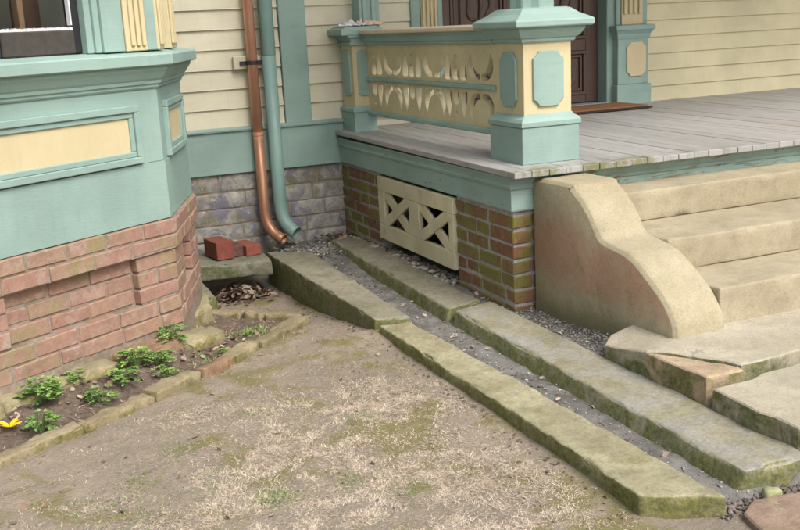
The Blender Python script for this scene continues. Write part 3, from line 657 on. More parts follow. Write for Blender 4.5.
def face_bricks(P0, P1, seed):
    L = (P1-P0).length; f = bay_proud(L); dv = (P1-P0)
    br = []
    rr = random.Random(seed); d = dv.normalized(); nrm = Vector((d.y, -d.x))*(1 if sd == 1 else -1)
    ang = math.atan2(d.y, d.x)
    for r in range(7):
        cuts = [0.0, L] if (r >= 5 or r <= 1) else [0.0, 0.215, L-0.215, L]
        for a0, a1 in zip(cuts[:-1], cuts[1:]):
            ex = 0.012 if a0 == 0 else 0.0; ex1 = 0.012 if a1 == L else 0.0
            s = a0-ex; end = a1+ex1; first = True
            while s < end-0.02:
                l = rr.uniform(0.185, 0.215) if rr.random() > 0.28 else rr.uniform(0.095, 0.115)
                if first and r % 2: l = 0.10+rr.uniform(0, 0.02)
                e = s+l
                if end-e < 0.07: e = end
                pr = f((s+e)/2, r)+rr.uniform(-0.003, 0.003)
                q = P0+d*s+nrm*pr
                o = bpy.data.objects.new('brick', rr.choice(BM_BAY)); o.location = Vector((q.x, q.y, ZB+r*CH+0.004))-wloc(core)
                o.rotation_euler = (rr.uniform(-0.008, 0.008), rr.uniform(-0.010, 0.010), ang); o.scale = ((e-s-0.009)/0.2, 1, (CH-0.010)/0.06)
                link(o, core); s = e; first = False
BM_depth = 0.095
if sd == 1: face_bricks(Ep, Ap, 1); face_bricks(Ap, Bp, 2); face_bricks(Bp, Cp, 3)
else: face_bricks(Ap, Ep, 1); face_bricks(Bp, Ap, 2); face_bricks(Cp, Bp, 3)

# ================================================================== PORCH
porch = empty('porch', (0.0, 0.0, 0), 'grey board porch floor with teal fascia on mossy brick base', 'porch')
FZ0, FZ1 = 0.622, 0.640          # floor height front, back
ppath = [(0.0, W), (0.0, 0.0), (4.7, 0.0)]
floor = MB().box(0.01, 4.7, 0.01, W-0.005, 0.560, 0.590).build('floor', 'void', porch)
x = -0.038; k = 0
while x < 4.65:
    wd = 0.0835; yf = -0.092+random.uniform(-0.002, 0.002); dz = random.uniform(-0.0015, 0.0015)
    q = MB(); x0, x1 = x, x+wd
    q.hexa([(x0, yf, FZ0-0.027), (x1, yf, FZ0-0.027), (x1, W-0.002, FZ1-0.027), (x0, W-0.002, FZ1-0.027), (x0, yf, FZ0+dz), (x1, yf, FZ0+dz), (x1, W-0.002, FZ1+dz), (x0, W-0.002, FZ1+dz)])
    q.build('floor_board', 'deck', floor, 0.003, seg=2); x += wd+0.0022; k += 1
# fascia with crown moulding
fa = sweep(ppath, [(-0.01, 0.440), (0.004, 0.440), (0.006, 0.448), (0.006, 0.535), (0.014, 0.541), (0.017, 0.553), (0.012, 0.560), (0.016, 0.575), (0.026, 0.592), (0.026, 0.594), (-0.01, 0.594)])
fa_side = sweep(ppath[:2], [(-0.012, 0.440), (0.010, 0.440), (0.012, 0.446), (0.012, 0.533), (0.020, 0.539), (0.024, 0.551), (0.019, 0.558), (0.022, 0.573), (0.032, 0.590), (0.032, 0.594), (-0.012, 0.594)], 1)
sdp = 1 if offs([Vector(p) for p in ppath], 0.1, 1)[0].x < 0 else -1
P2 = [Vector(p) for p in ppath]
prof = [(-0.012, 0.440), (0.012, 0.440), (0.014, 0.446), (0.014, 0.533), (0.021, 0.539), (0.025, 0.551), (0.020, 0.558), (0.023, 0.573), (0.033, 0.590), (0.033, 0.594), (-0.012, 0.594)]
sweep(P2[:2]+[P2[1]+Vector((0.10, 0))], prof, sdp).build('side_fascia', 'teal_worn', porch)
sweep([P2[1]+Vector((0.1012, 0.0)), P2[2]], prof, sdp).build('front_fascia', 'teal_peel', porch)
# brick base and crawl space
pb = MB().box(0.0055, 0.20, 0.0055, 0.546, -0.12, 0.47).build('brick_pier', 'mortar_porch', porch)
pb2 = MB().box(0.0055, 0.20, 1.513, W-0.02, -0.12, 0.47).build('brick_pier', 'mortar_porch', porch)
CHp = 0.068
brick_run(pb, (0.0, 0.548), (0, -1), 0.548, -0.122, 8, CHp, 'brick_porch', BM_POR, seed=11)
# the run above travels toward -Y, so outward (right of travel) is -X
brick_run(pb2, (0.0, W-0.012), (0, -1), W-0.012-1.512, -0.122, 8, CHp, 'brick_porch', BM_POR, seed=12)
brick_run(pb, (0.099, 0.0), (1, 0), 0.30, -0.122, 8, CHp, 'brick_porch', BM_POR, seed=13)
MB().box(4.55, 4.68, 0.05, W-0.02, -0.2, 0.56).build('light_stop_wall', 'mortar_porch', porch)  # unseen wall added to keep light out of the crawl space
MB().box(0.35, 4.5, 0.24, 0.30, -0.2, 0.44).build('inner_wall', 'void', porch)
MB().box(0.20, 0.24, 0.02, W-0.03, -0.2, 0.55).build('crawl_space_backing', 'void', porch) if False else None
# roof over the porch
b = MB().box(-0.25, 4.9, -0.28, W+0.02, 2.95, 3.25); b.build('porch_roof', 'ceiling', porch, 0.01)
b = MB().box(-0.02, 4.8, 0.10, 0.34, 2.70, 2.95); b.build('roof_beam', 'teal', porch, 0.005)

# lattice vent
vent = empty('lattice_vent', (0.0, 1.03, 0.06), 'cream wooden lattice vent with two crosses between the brick piers', 'vent')
VX0, VX1 = -0.016, 0.012; vy0, vy1, vz0, vz1 = 0.553, 1.508, 0.062, 0.424
def vb(y0, y1, z0, z1, xa=VX0, xb=VX1, nm='stile', bv=0.003): return MB().box(xa, xb, y0, y1, z0, z1).build(nm, 'cream_vent', vent, bv)
vb(vy0, vy1, 0.342, vz1, nm='top_rail'); vb(vy0, vy1, vz0, 0.152, nm='bottom_rail')
vb(vy0, vy0+0.055, 0.153, 0.341); vb(vy1-0.085, vy1, 0.153, 0.341); ymid = (vy0+vy1)/2-0.01; vb(ymid-0.065, ymid+0.065, 0.153, 0.341)
MB().box(VX0-0.003, VX0+0.004, ymid-0.004, ymid+0.004, 0.16, 0.33).build('stile_bead', 'cream_vent', vent) if False else None
for (a0, a1) in ((vy0+0.055, ymid-0.065), (ymid+0.065, vy1-0.085)):
    for q, (u0, u1, xo) in enumerate(((a0, a1, 0.001), (a1, a0, -0.004))):
        hw = 0.042; p0 = Vector((0, u0, 0.156)); p1 = Vector((0, u1, 0.338)); t = (p1-p0).normalized(); n_ = Vector((0, -t.z, t.y))
        pts = [p0+n_*hw, p0-n_*hw, p1-n_*hw, p1+n_*hw]
        pts = [Vector((VX0+0.006+xo, min(max(p.y, min(a0, a1)), max(a0, a1)), min(max(p.z, 0.153), 0.341))) for p in pts]
        # clip the diagonal slat to its opening
        e0, e1 = (pts[0], pts[1]), (pts[2], pts[3])
        s_ = 1 if u1 > u0 else -1
        dz = hw*0.9; dy = hw*1.3
        poly = [(u0, 0.153), (u0+s_*dy, 0.153), (u1, 0.341-dz), (u1, 0.341), (u1-s_*dy, 0.341), (u0, 0.153+dz)]
        MB().prism([(VX0+0.004+xo, y, z) for y, z in poly], (0.016, 0, 0)).build('slat', 'cream_vent', vent, 0.002)

# ------------------------------------------------------------------ corner pedestal and column
def rect(x0, x1, y0, y1): return [(x0, y0), (x1, y0), (x1, y1), (x0, y1)]
def stack(levels):     # levels: (half_x, half_y, z) around a centre -> closed tapered stack
    b = MB(); return b
def lathe_sq(cx, cy, levels):
    b = MB(); vs_ = []; fs = []
    for i, (hx, hy, z) in enumerate(levels):
        vs_ += [(cx-hx, cy-hy, z), (cx+hx, cy-hy, z), (cx+hx, cy+hy, z), (cx-hx, cy+hy, z)]
        if i: fs += [((i-1)*4+k, (i-1)*4+(k+1) % 4, i*4+(k+1) % 4, i*4+k) for k in range(4)]
    n = len(levels); fs += [(3, 2, 1, 0), tuple((n-1)*4+k for k in range(4))]
    return b.add(vs_, fs)
post = empty('porch_post', (0.242, 0.212, 0.62), 'large teal and cream corner pedestal carrying a teal column at porch edge', 'post', 'posts of the porch railing')
cx, cy, H = 0.242, 0.212, 0.147
lathe_sq(cx, cy, [(H, H, 0.6235), (H, H, 0.785)]).build('base', 'teal', post, 0.003)
lathe_sq(cx, cy, [(H, H, 0.786), (H+0.006, H+0.006, 0.790), (H+0.006, H+0.006, 0.808), (H-0.004, H-0.004, 0.822), (H-0.020, H-0.020, 0.832), (H-0.024, H-0.024, 0.842)]).build('base_moulding', 'teal', post)
D_ = 0.122
die = lathe_sq(cx, cy, [(D_, D_, 0.83), (D_, D_, 1.16)]).build('die', 'cream', post, 0.002)
for ax in ('y', 'x'):
    for s_ in (-1, 1):
        q = MB(); pl = notched(-0.078, 0.078, 0.872, 1.112, 0.030)
        if ax == 'y': q.prism([(cx+a, cy+s_*(D_-0.001), z) for a, z in pl], (0, s_*0.013, 0))
        else: q.prism([(cx+s_*(D_-0.001), cy+a*0.92, z) for a, z in pl], (s_*0.013, 0, 0))
        q.build('panel', 'teal', die, 0.003)
lathe_sq(cx, cy, [(D_, D_, 1.150), (D_+0.010, D_+0.010, 1.150), (D_+0.014, D_+0.014, 1.156), (D_+0.014, D_+0.014, 1.166), (D_+0.022, D_+0.022, 1.169), (D_+0.040, D_+0.040, 1.190), (D_+0.046, D_+0.046, 1.205), (D_+0.046, D_+0.046, 1.212), (0.05, 0.05, 1.212)]).build('cornice', 'teal', post)
lathe_sq(cx, cy, [(0.05, 0.05, 1.2125), (0.190, 0.190, 1.2125), (0.197, 0.197, 1.218), (0.197, 0.197, 1.240), (0.193, 0.193, 1.245), (0.148, 0.148, 1.270), (0.125, 0.125, 1.290), (0.11, 0.11, 1.296)]).build('cap', 'teal', post, 0.002)
b = MB(); N = 16
prof = [(cx+(0.104 if i % 2 else 0.090)*math.cos(2*math.pi*i/N+0.2), cy+(0.104 if i % 2 else 0.090)*math.sin(2*math.pi*i/N+0.2)) for i in range(N)]
b.prism([(a, c_, 1.290) for a, c_ in prof], (0, 0, 1.43)); b.build('column', 'teal', post, 0.006)

# slim newel against the wall
nw = empty('porch_post', (0.09, 2.0, 0.62), 'slim teal and cream newel post against the wall at railing end', 'post', 'posts of the porch railing')
ncx, ncy = 0.092, 2.010
lathe_sq(ncx, ncy, [(0.072, 0.11, 0.636), (0.072, 0.11, 0.752), (0.080, 0.118, 0.757), (0.080, 0.118, 0.772), (0.074, 0.112, 0.780), (0.062, 0.10, 0.792)]).build('base', 'teal', nw)
nd = lathe_sq(ncx, ncy, [(0.060, 0.098, 0.785), (0.060, 0.098, 1.160)]).build('die', 'cream', nw, 0.002)
q = MB(); q.prism([(ncx+a, ncy-0.097, z) for a, z in notched(-0.034, 0.054, 0.85, 1.12, 0.014)], (0, -0.009, 0)); q.build('panel', 'teal', nd, 0.002)
q = MB(); q.prism([(ncx-0.059, ncy+a, z) for a, z in notched(-0.062, 0.062, 0.85, 1.12, 0.016)], (-0.012, 0, 0)); q.build('panel', 'teal', nd, 0.002)
lathe_sq(ncx, ncy, [(0.062, 0.10, 1.145), (0.074, 0.112, 1.148), (0.074, 0.112, 1.166), (0.066, 0.104, 1.170), (0.070, 0.106, 1.184), (0.090, 0.122, 1.196), (0.090, 0.122, 1.206), (0.05, 0.05, 1.206)]).build('cornice', 'teal', nw)
lathe_sq(ncx, ncy, [(0.05, 0.05, 1.2065), (0.128, 0.125, 1.2065), (0.132, 0.127, 1.212), (0.132, 0.127, 1.238), (0.095, 0.11, 1.256), (0.03, 0.04, 1.258)]).build('cap', 'teal', nw)
b = MB().box(0.125, 0.255, W-0.14, W-0.021, 1.25, 2.9); 
for k in range(2): b.box(0.145+k*0.055, 0.175+k*0.055, W-0.152, W-0.14, 1.27, 2.9)
b.build('half_column', 'teal', nw, 0.004)

# ------------------------------------------------------------------ fretwork railing
rail = empty('porch_railing', (0.145, 1.1, 0.64), 'low cream railing with cut-out tulip pattern and bare wood top', 'railing')
RX0, RX1 = 0.122, 0.148; ry0, ry1 = 0.336, 1.915
def poly_hole(c, pts): return [(c[0]+a, c[1]+z) for a, z in pts]
def u_hole(sg):
    out = []; inn = []
    for i in range(17):
        a = math.pi*(i/16); x_ = -math.cos(a)
        out.append((0.118*x_*(1.0+0.05*math.sin(a)), sg*(0.128-0.112*math.sin(a)**0.75)))
        inn.append((0.100*x_*(0.60+0.40*abs(x_)**2), sg*(0.138-0.090*math.sin(a)**0.9)))
    return out+inn[::-1]
def fret_panel(name, z0, z1, zmid, sg):
    from mathutils.geometry import delaunay_2d_cdt
    loops = []
    def tear(c_, pts):
        Q = [Vector(p) for p in pts]; out = []
        for i in range(len(Q)):      # rounded sawn outline
            a_, b_, d_, e_ = Q[i-1], Q[i], Q[(i+1) % len(Q)], Q[(i+2) % len(Q)]
            for k in range(3):
                t = k/3; p = 0.5*((2*b_)+(d_-a_)*t+(2*a_-5*b_+4*d_-e_)*t*t+(3*b_-a_-3*d_+e_)*t**3); out.append((c_+p.x, zmid+sg*max(p.y, 0.010)))
        loops.append(out)
    for cy_ in (0.485, 0.990, 1.530):
        for m_ in (-1, 1):      # a pair of petals either side of the tulip's bulb
            tear(cy_, [(m_*0.010, 0.022), (m_*0.050, 0.016), (m_*0.098, 0.034), (m_*0.122, 0.070), (m_*0.118, 0.110), (m_*0.098, 0.146), (m_*0.086, 0.112), (m_*0.070, 0.080), (m_*0.040, 0.052), (m_*0.010, 0.044)])
    for cy_, wd in ((0.735, 1), (1.260, 1), (1.795, 0)):
        tear(cy_-0.075, [(-0.030, 0.016), (0.030, 0.016), (0.034, 0.052), (0.024, 0.098), (0.004, 0.148), (-0.016, 0.104), (-0.032, 0.058)])
        tear(cy_+0.010, [(-0.026, 0.016), (0.028, 0.016), (0.028, 0.066), (0.0, 0.084), (-0.026, 0.066)])
        if wd: tear(cy_+0.095, [(-0.030, 0.016), (0.028, 0.016), (0.032, 0.058), (0.016, 0.104), (-0.006, 0.148), (-0.026, 0.098), (-0.036, 0.052)])
        for dx_ in (0.010,): tear(cy_, [(dx_+0.017*math.cos(t_), 0.124+0.013*math.sin(t_)) for t_ in [2*math.pi*i/8 for i in range(8)]])
    loops = [l for l in loops if all(ry0+0.01 < p[0] < ry1-0.01 for p in l)]
    rectl = [(ry0, z0), (ry1, z0), (ry1, z1), (ry0, z1)]
    vs_ = []; es = []
    for l in [rectl]+loops:
        b0 = len(vs_); vs_ += [Vector(p) for p in l]; es += [(b0+i, b0+(i+1) % len(l)) for i in range(len(l))]
    ov, oe, of, _, _, _ = delaunay_2d_cdt(vs_, es, [], 0, 1e-6)
    keep = []
    for f in of:
        c_ = sum((ov[i] for i in f), Vector((0, 0)))/len(f)
        if not any(inpoly(c_.x, c_.y, l) for l in loops): keep.append(tuple(f))
    cnt = {}
    for f in keep:
        for i in range(len(f)):
            e = (f[i], f[(i+1) % len(f)]); cnt[tuple(sorted(e))] = cnt.get(tuple(sorted(e)), 0)+1
    n_ = len(ov); q = MB()
    q.add([(RX0, v.x, v.y) for v in ov]+[(RX1, v.x, v.y) for v in ov], keep+[tuple(n_+i for i in reversed(f)) for f in keep]+[(a_, b_, n_+b_, n_+a_) for (a_, b_), k in cnt.items() if k == 1])
    return q.build(name, 'cream_rail', rail)
fret_panel('fret_panel', 0.961, 1.150, 0.962, 1); fret_panel('fret_panel', 0.762, 0.936, 0.936, -1)
b = MB(); b.prism([(0.112, ry0, 0.937), (0.108, ry0, 0.942), (0.108, ry0, 0.956), (0.112, ry0, 0.960), (0.172, ry0, 0.960), (0.172, ry0, 0.937)], (0, ry1-ry0, 0)); b.build('middle_rail', 'teal', rail)
b = MB(); b.prism([(0.108, ry0, 0.735), (0.104, ry0, 0.740), (0.104, ry0, 0.755), (0.112, ry0, 0.762), (0.176, ry0, 0.762), (0.180, ry0, 0.735)], (0, ry1-ry0, 0)); b.build('bottom_rail', 'teal', rail)
b = MB(); b.prism([(0.114, ry0, 1.148), (0.106, ry0, 1.150), (0.106, ry0, 1.160), (0.096, ry0, 1.168), (0.094, ry0, 1.190), (0.084, ry0, 1.200), (0.084, ry0, 1.2075), (0.200, ry0, 1.2075), (0.200, ry0, 1.150)], (0, ry1-ry0, 0)); b.build('top_moulding', 'teal', rail)
b = MB(); b.prism([(0.070, 0.36, 1.208), (0.064, 0.36, 1.212), (0.064, 0.36, 1.228), (0.072, 0.36, 1.234), (0.212, 0.36, 1.236), (0.220, 0.36, 1.230), (0.220, 0.36, 1.208)], (0, 1.52, 0)); b.build('rail_cap', 'rawwood', rail, 0.002)
# crumpled plastic and paper on the newel cap
def crumple(name, cx, cy, z, sx, sy, h, mat, seed, label, cat):
    n = 18; b = MB(); vs_ = []; fs = []
    for i in range(n+1):
        for j in range(n+1):
            u = i/n-0.5; v = j/n-0.5; p = Vector((u*3.1+seed, v*3.1, seed*2.0)); e = max(0, 1-(u*u+v*v)*3.0)
            hh = abs(noise.fractal(p*2.0, 0.8, 2.0, 4))*h*(0.25+e)
            wv = noise.noise_vector(p*1.7)*0.12
            vs_.append((cx+(u+wv.x)*sx, cy+(v+wv.y)*sy, z+0.003+hh))
    for i in range(n):
        for j in range(n): a = i*(n+1)+j; fs.append((a, a+1, a+n+2, a+n+1))
    b.add(vs_, fs); o = b.build(name, mat)
    m_ = o.modifiers.new('thick', 'SOLIDIFY'); m_.thickness = 0.002; return tag(o, label, cat)
crumple('plastic_wrap', 0.075, 1.98, 1.258, 0.17, 0.17, 0.040, 'plastic', 3, 'crumpled clear plastic wrap on top of the slim newel post', 'plastic wrap')
crumple('paper_scrap', 0.17, 1.99, 1.256, 0.17, 0.14, 0.05, 'pinkrag', 8, 'pale pink paper scrap beside plastic wrap on the railing end', 'paper')

# doormat
dm = MB().box(0.95, 2.06, 1.70, 2.085, 0.641, 0.650).build('doormat', 'rubber', None, 0.002); tag(dm, 'brown coir doormat with black edge before the brown door', 'doormat')
q = MB().box(0.965, 2.045, 1.722, 2.07, 0.6505, 0.660).build('coir_pile', 'coir', dm, 0.003)

# ================================================================== STEPS AND SCROLL BLOCK
steps = empty('stone_steps', (2.0, -0.4, 0.05), 'flight of three tan stone steps up to the porch front', 'steps')
for z0, z1, yf, yb, xs in ((0.374, 0.506, -0.240, -0.016, 0.344), (0.241, 0.373, -0.600, -0.12, 0.352), (0.06, 0.240, -0.897, -0.45, 0.362)):
    rough_block('step', [(xs, yf), (4.5, yf), (4.5, yb), (xs, yb)], z0, z1, 'step', steps, rad=0.008, amp=0.0022, step=0.022, seed=z1*9, nf=5)
ca = Vector((0.092, -0.012)); cd = Vector((0.030, -0.99955)); cn = Vector((0.99955, 0.030))
prof = [(0.0, -0.10), (0.0, 0.565), (0.012, 0.577), (0.06, 0.584), (0.268, 0.584), (0.295, 0.568), (0.325, 0.552), (0.354, 0.530), (0.385, 0.503), (0.410, 0.478), (0.434, 0.450), (0.452, 0.424), (0.470, 0.402), (0.493, 0.387), (0.535, 0.378), (0.590, 0.371), (0.640, 0.363), (0.680, 0.350), (0.720, 0.330), (0.760, 0.305), (0.800, 0.278), (0.840, 0.250), (0.868, 0.225), (0.895, 0.193), (0.915, 0.163), (0.928, 0.133), (0.934, 0.10), (0.936, 0.0), (0.6, -0.10), (0.3, -0.10)]
def cheek():
    # smooth resample of the profile, rounded arrises, uneven faces
    P0 = [Vector(p) for p in prof]; P = []
    for i in range(len(P0)):          # Catmull-Rom through the curved top
        a_, b_, c_, d_ = P0[i-1], P0[i], P0[(i+1) % len(P0)], P0[(i+2) % len(P0)]
        if 4 <= i <= len(P0)-6:
            for k in range(3):
                t = k/3; P.append(0.5*((2*b_)+(c_-a_)*t+(2*a_-5*b_+4*c_-d_)*t*t+(3*b_-a_-3*c_+d_)*t**3))
        else: P.append(b_)
    dense = []
    for i, p in enumerate(P):
        q = P[(i+1) % len(P)]; n = max(1, int((q-p).length/0.028))
        for k in range(n): dense.append(p.lerp(q, k/n))
    cen = Vector((0.33, 0.18)); n = len(dense); Wd = 0.246; lay = []
    def inset(r):
        o = []
        for i, p in enumerate(dense):
            a, c_ = dense[i-1], dense[(i+1) % n]; t = (c_-a).normalized(); nn = Vector((-t.y, t.x))
            if nn.dot(cen-p) < 0 and False: nn = -nn
            o.append(p+nn*(-r) if False else p+nn*r)
        return o
    area = sum(dense[i].cross(dense[(i+1) % n]) for i in range(n)); sg = 1 if area > 0 else -1
    rr_ = 0.016
    for wv, ins in ((0.0, rr_), (0.0025, rr_*0.80), (rr_-0.003, rr_*0.14), (rr_, 0.0)): lay.append((wv, ins*sg))
    m = 9
    for k in range(1, m): lay.append((rr_+(Wd-2*rr_)*k/m, 0.0))
    for wv, ins in ((Wd-rr_, 0.0), (Wd-rr_+0.003, rr_*0.14), (Wd-0.0025, rr_*0.80), (Wd, rr_)): lay.append((wv, ins*sg))
    V = []; F = []
    for wv, ins in lay:
        for p in inset(ins):
            # shallow sunk field on the flank
            xy = ca+cd*p.x+cn*wv; V.append(Vector((xy.x, xy.y, p.y)))
    for j in range(len(lay)-1):
        for i in range(n): F.append((j*n+i, j*n+(i+1) % n, (j+1)*n+(i+1) % n, (j+1)*n+i))
    V2 = [v+noise.noise_vector(v*5)*0.0020+noise.noise_vector(v*26)*0.0010 for v in V]
    bm = bmesh.new(); bv = [bm.verts.new(v) for v in V2]
    for f in F: bm.faces.new([bv[i] for i in f])
    for base in (0, (len(lay)-1)*n):
        loop = [Vector(p) for p in inset(lay[0][1])]
        from mathutils.geometry import delaunay_2d_cdt
        ov, oe, of, orig, _, _ = delaunay_2d_cdt(loop, [(i, (i+1) % n) for i in range(n)], [], 0, 1e-7)
        lp = [tuple(p) for p in loop]
        for f in of:
            c_ = sum((ov[i] for i in f), Vector((0, 0)))/len(f); ids = [orig[i][0] for i in f if orig[i]]
            if len(ids) == 3 and inpoly(c_.x, c_.y, lp):
                try: bm.faces.new([bv[base+i] for i in ids])
                except ValueError: pass
    bmesh.ops.recalc_face_normals(bm, faces=bm.faces)
    loc = Vector((0.28, -0.4, 0.0))
    for v in bm.verts: v.co -= loc
    for e in bm.edges:
        if len(e.link_faces) == 2 and e.calc_face_angle(0) > 0.7: e.smooth = False
    me = bpy.data.meshes.new('scroll_block'); bm.to_mesh(me); bm.free(); me.materials.append(M['cheek']); me.polygons.foreach_set('use_smooth', [True]*len(me.polygons))
    o = bpy.data.objects.new('scroll_block', me); o.location = loc; link(o)
    return tag(o, 'tan and reddish scroll-shaped stone cheek block beside the steps', 'stone block')
cheek()
# landing slabs
def slab(name, poly, z0, z1, mat, label, seed, **kw): return tag(poly_slab(name, poly, z0, z1, mat, None, seed=seed, **kw), label, 'paving slab', 'landing slabs at the foot of the steps')
sink = lambda x_, y_: -0.045*float(sstep(0.16, -0.04, x_))*float(sstep(-1.05, -0.74, y_))
slab('paving_slab', [(-0.045, -0.745), (-0.040, -0.985), (0.045, -1.100), (0.110, -1.210), (0.128, -1.272), (0.40, -1.255), (1.3, -1.26), (3.5, -1.28), (3.5, -0.70), (0.6, -0.70), (0.12, -0.70), (0.02, -0.69)], -0.03, 0.098, 'slab', 'large pale landing slab in front of the lowest step', 3, jit=0.004, zf=sink)
slab('paving_slab', [(-0.046, -0.995), (-0.042, -1.15), (-0.034, -1.292), (0.118, -1.300), (0.120, -1.276), (0.102, -1.216), (0.038, -1.108)], -0.03, 0.092, 'slab_pink', 'small pinkish broken corner piece of the landing slab', 4, jit=0.003)
slab('paving_slab', [(-0.035, -1.325), (-0.045, -1.50), (-0.038, -1.69), (0.05, -1.86), (0.9, -1.88), (3.5, -1.92), (3.5, -1.30), (0.5, -1.275), (0.20, -1.290), (0.13, -1.318)], -0.06, 0.062, 'slab', 'lower pale landing slab with mossy edge at right of gutter', 5, jit=0.005)
slab('paving_slab', [(-0.37, -1.835), (-0.29, -1.785), (-0.17, -1.815), (-0.06, -1.80), (0.25, -1.93), (0.3, -2.3), (-0.42, -2.3), (-0.40, -1.95)], -0.16, -0.052, 'slab_red', 'reddish mossy flagstone at the end of the gutter', 6, jit=0.008)
slab('paving_slab', [(-0.075, -1.745), (-0.04, -1.705), (0.06, -1.885), (0.3, -1.91), (0.2, -1.96), (0.02, -1.93)], -0.16, -0.045, 'slab', 'narrow mossy stone wedge below the lower landing slab', 9, jit=0.006)

# ================================================================== GUTTER
def kerb(top, z0, z1, mat, label, seed, **kw):
    o = rough_block('gutter_stone', top, z0, z1, mat, None, rad=kw.pop('rad', 0.010), amp=kw.pop('amp', 0.0042), step=0.02, seed=seed, nf=5.0, big=kw.pop('big', 0.003), **kw); return tag(o, label, 'gutter stone', 'long stones lining the gutter')
kerb([(-0.600, 0.185), (-0.445, 0.135), (-0.365, 1.74), (-0.605, 1.87)], -0.28, [0.006, 0.0, -0.02, -0.012], 'kerb_back', 'grey outer gutter stone with mossy flank, nearest the downspouts', 1)
kerb([(-0.600, -1.700), (-0.392, -1.800), (-0.462, 0.115), (-0.598, 0.145)], -0.22, [-0.008, -0.016, -0.010, -0.012], 'kerb', 'long tan outer gutter stone along the bare lawn', 2)
kerb([(-0.245, 0.170), (-0.055, 0.210), (0.005, 1.92), (-0.175, 1.98)], -0.22, [0.0, 0.0, 0.0, 0.0], 'kerb_back', 'grey inner gutter stone below the lattice vent', 3, bot=[(-0.31, 0.16), (-0.055, 0.21), (0.005, 1.92), (-0.25, 1.98)])
kerb([(-0.262, -1.725), (-0.035, -1.740), (-0.030, 0.175), (-0.228, 0.135)], -0.22, [-0.008, -0.004, 0.0, -0.004], 'kerb_silt', 'long tan inner gutter stone below the scroll block', 4, bot=[(-0.34, -1.71), (-0.03, -1.75), (-0.03, 0.17), (-0.30, 0.125)])
# bed of the channel and the strip along the porch
V = []; F = []
ys = np.arange(-1.79, 2.135, 0.03); prof_x = [-0.66, -0.50, -0.42, -0.36, -0.30, -0.24, -0.18, -0.12, -0.07, -0.03, 0.02, 0.08, 0.14, 0.30]
for y in ys:
    for x_ in prof_x:
        chn = -0.066+0.036*float(sstep(1.0, 1.9, y))
        z = chn if x_ < -0.15 else (-0.10+0.085*float(sstep(-0.14, -0.04, x_))+0.05*float(sstep(-0.02, 0.12, x_))*float(sstep(-0.25, -0.85, y)))
        if y > 1.85 and x_ < 0: z = max(z, -0.035)
        if y < -1.74: z = -0.082
        if x_ <= -0.5: z = -0.20
        V.append((x_, y, z+noise.noise(Vector((x_*14, y*14, 1)))*0.009))
npx = len(prof_x)
for i in range(len(ys)-1):
    for j in range(npx-1): a = i*npx+j; F.append((a, a+1, a+npx+1, a+npx))
me = bpy.data.meshes.new('gutter_bed'); me.from_pydata(V, [], F); me.materials.append(M['silt']); me.polygons.foreach_set('use_smooth', [True]*len(F))
gb = link(bpy.data.objects.new('gutter_bed', me)); tag(gb, 'grey silt floor of the stone gutter channel', None, None, 'structure')

# ================================================================== DOWNSPOUTS
cp = empty('downspout', (-0.545, 2.05, 0.0), 'round copper downspout fixed to the cream clapboards', 'downspout', 'downspouts in the corner')
path = [(-0.540, 2.055, 3.7), (-0.541, 2.055, 0.72)]
b = MB().tube([(-0.5395, 2.055, 3.7), (-0.5395, 2.055, 2.0), (-0.5405, 2.055, 0.66)], 0.0305, 22); b.build('upper_pipe', 'copper', cp, smooth=True)
pth = [(-0.5405, 2.055, 0.668), (-0.541, 2.055, 0.20), (-0.537, 2.050, 0.150), (-0.526, 2.036, 0.105), (-0.508, 2.012, 0.068), (-0.484, 1.980, 0.043), (-0.462, 1.950, 0.030)]
b = MB().tube(pth, 0.0318, 22, False); o = b.build('lower_elbow', 'copper', cp, smooth=True); m_ = o.modifiers.new('wall', 'SOLIDIFY'); m_.thickness = 0.003
b = MB().tube([(-0.5405, 2.055, 0.655), (-0.5405, 2.055, 0.675)], 0.0338, 22); b.build('joint_sleeve', 'copper', cp, smooth=False)
b = MB().box(-0.645, -0.42, 2.085, 2.118, 1.045, 1.118); b.build('mounting_block', 'siding', cp, 0.003)
b = MB().tube([(-0.5405, 2.055, 1.068), (-0.5405, 2.055, 1.090)], 0.0345, 22); b.box(-0.610, -0.475, 2.070, 2.084, 1.068, 1.090); b.build('clamp', 'dark_metal', cp)
tp = empty('downspout', (-0.45, 2.05, 0.0), 'thick round teal painted downspout beside the copper pipe', 'downspout', 'downspouts in the corner')
b = MB().tube([(-0.440, 2.050, 3.7), (-0.440, 2.050, 2.0), (-0.441, 2.050, 1.12), (-0.441, 2.050, 1.115)], [0.0425, 0.0425, 0.0425, 0.040], 24); b.build('upper_pipe', 'teal_pipe', tp, smooth=True)
pth = [(-0.441, 2.050, 1.14), (-0.442, 2.050, 0.26), (-0.441, 2.048, 0.20), (-0.434, 2.038, 0.150), (-0.420, 2.018, 0.108), (-0.398, 1.985, 0.075), (-0.378, 1.955, 0.058)]
b = MB().tube(pth, 0.0405, 24, False); o = b.build('lower_elbow', 'teal_pipe', tp, smooth=True); m_ = o.modifiers.new('wall', 'SOLIDIFY'); m_.thickness = 0.003

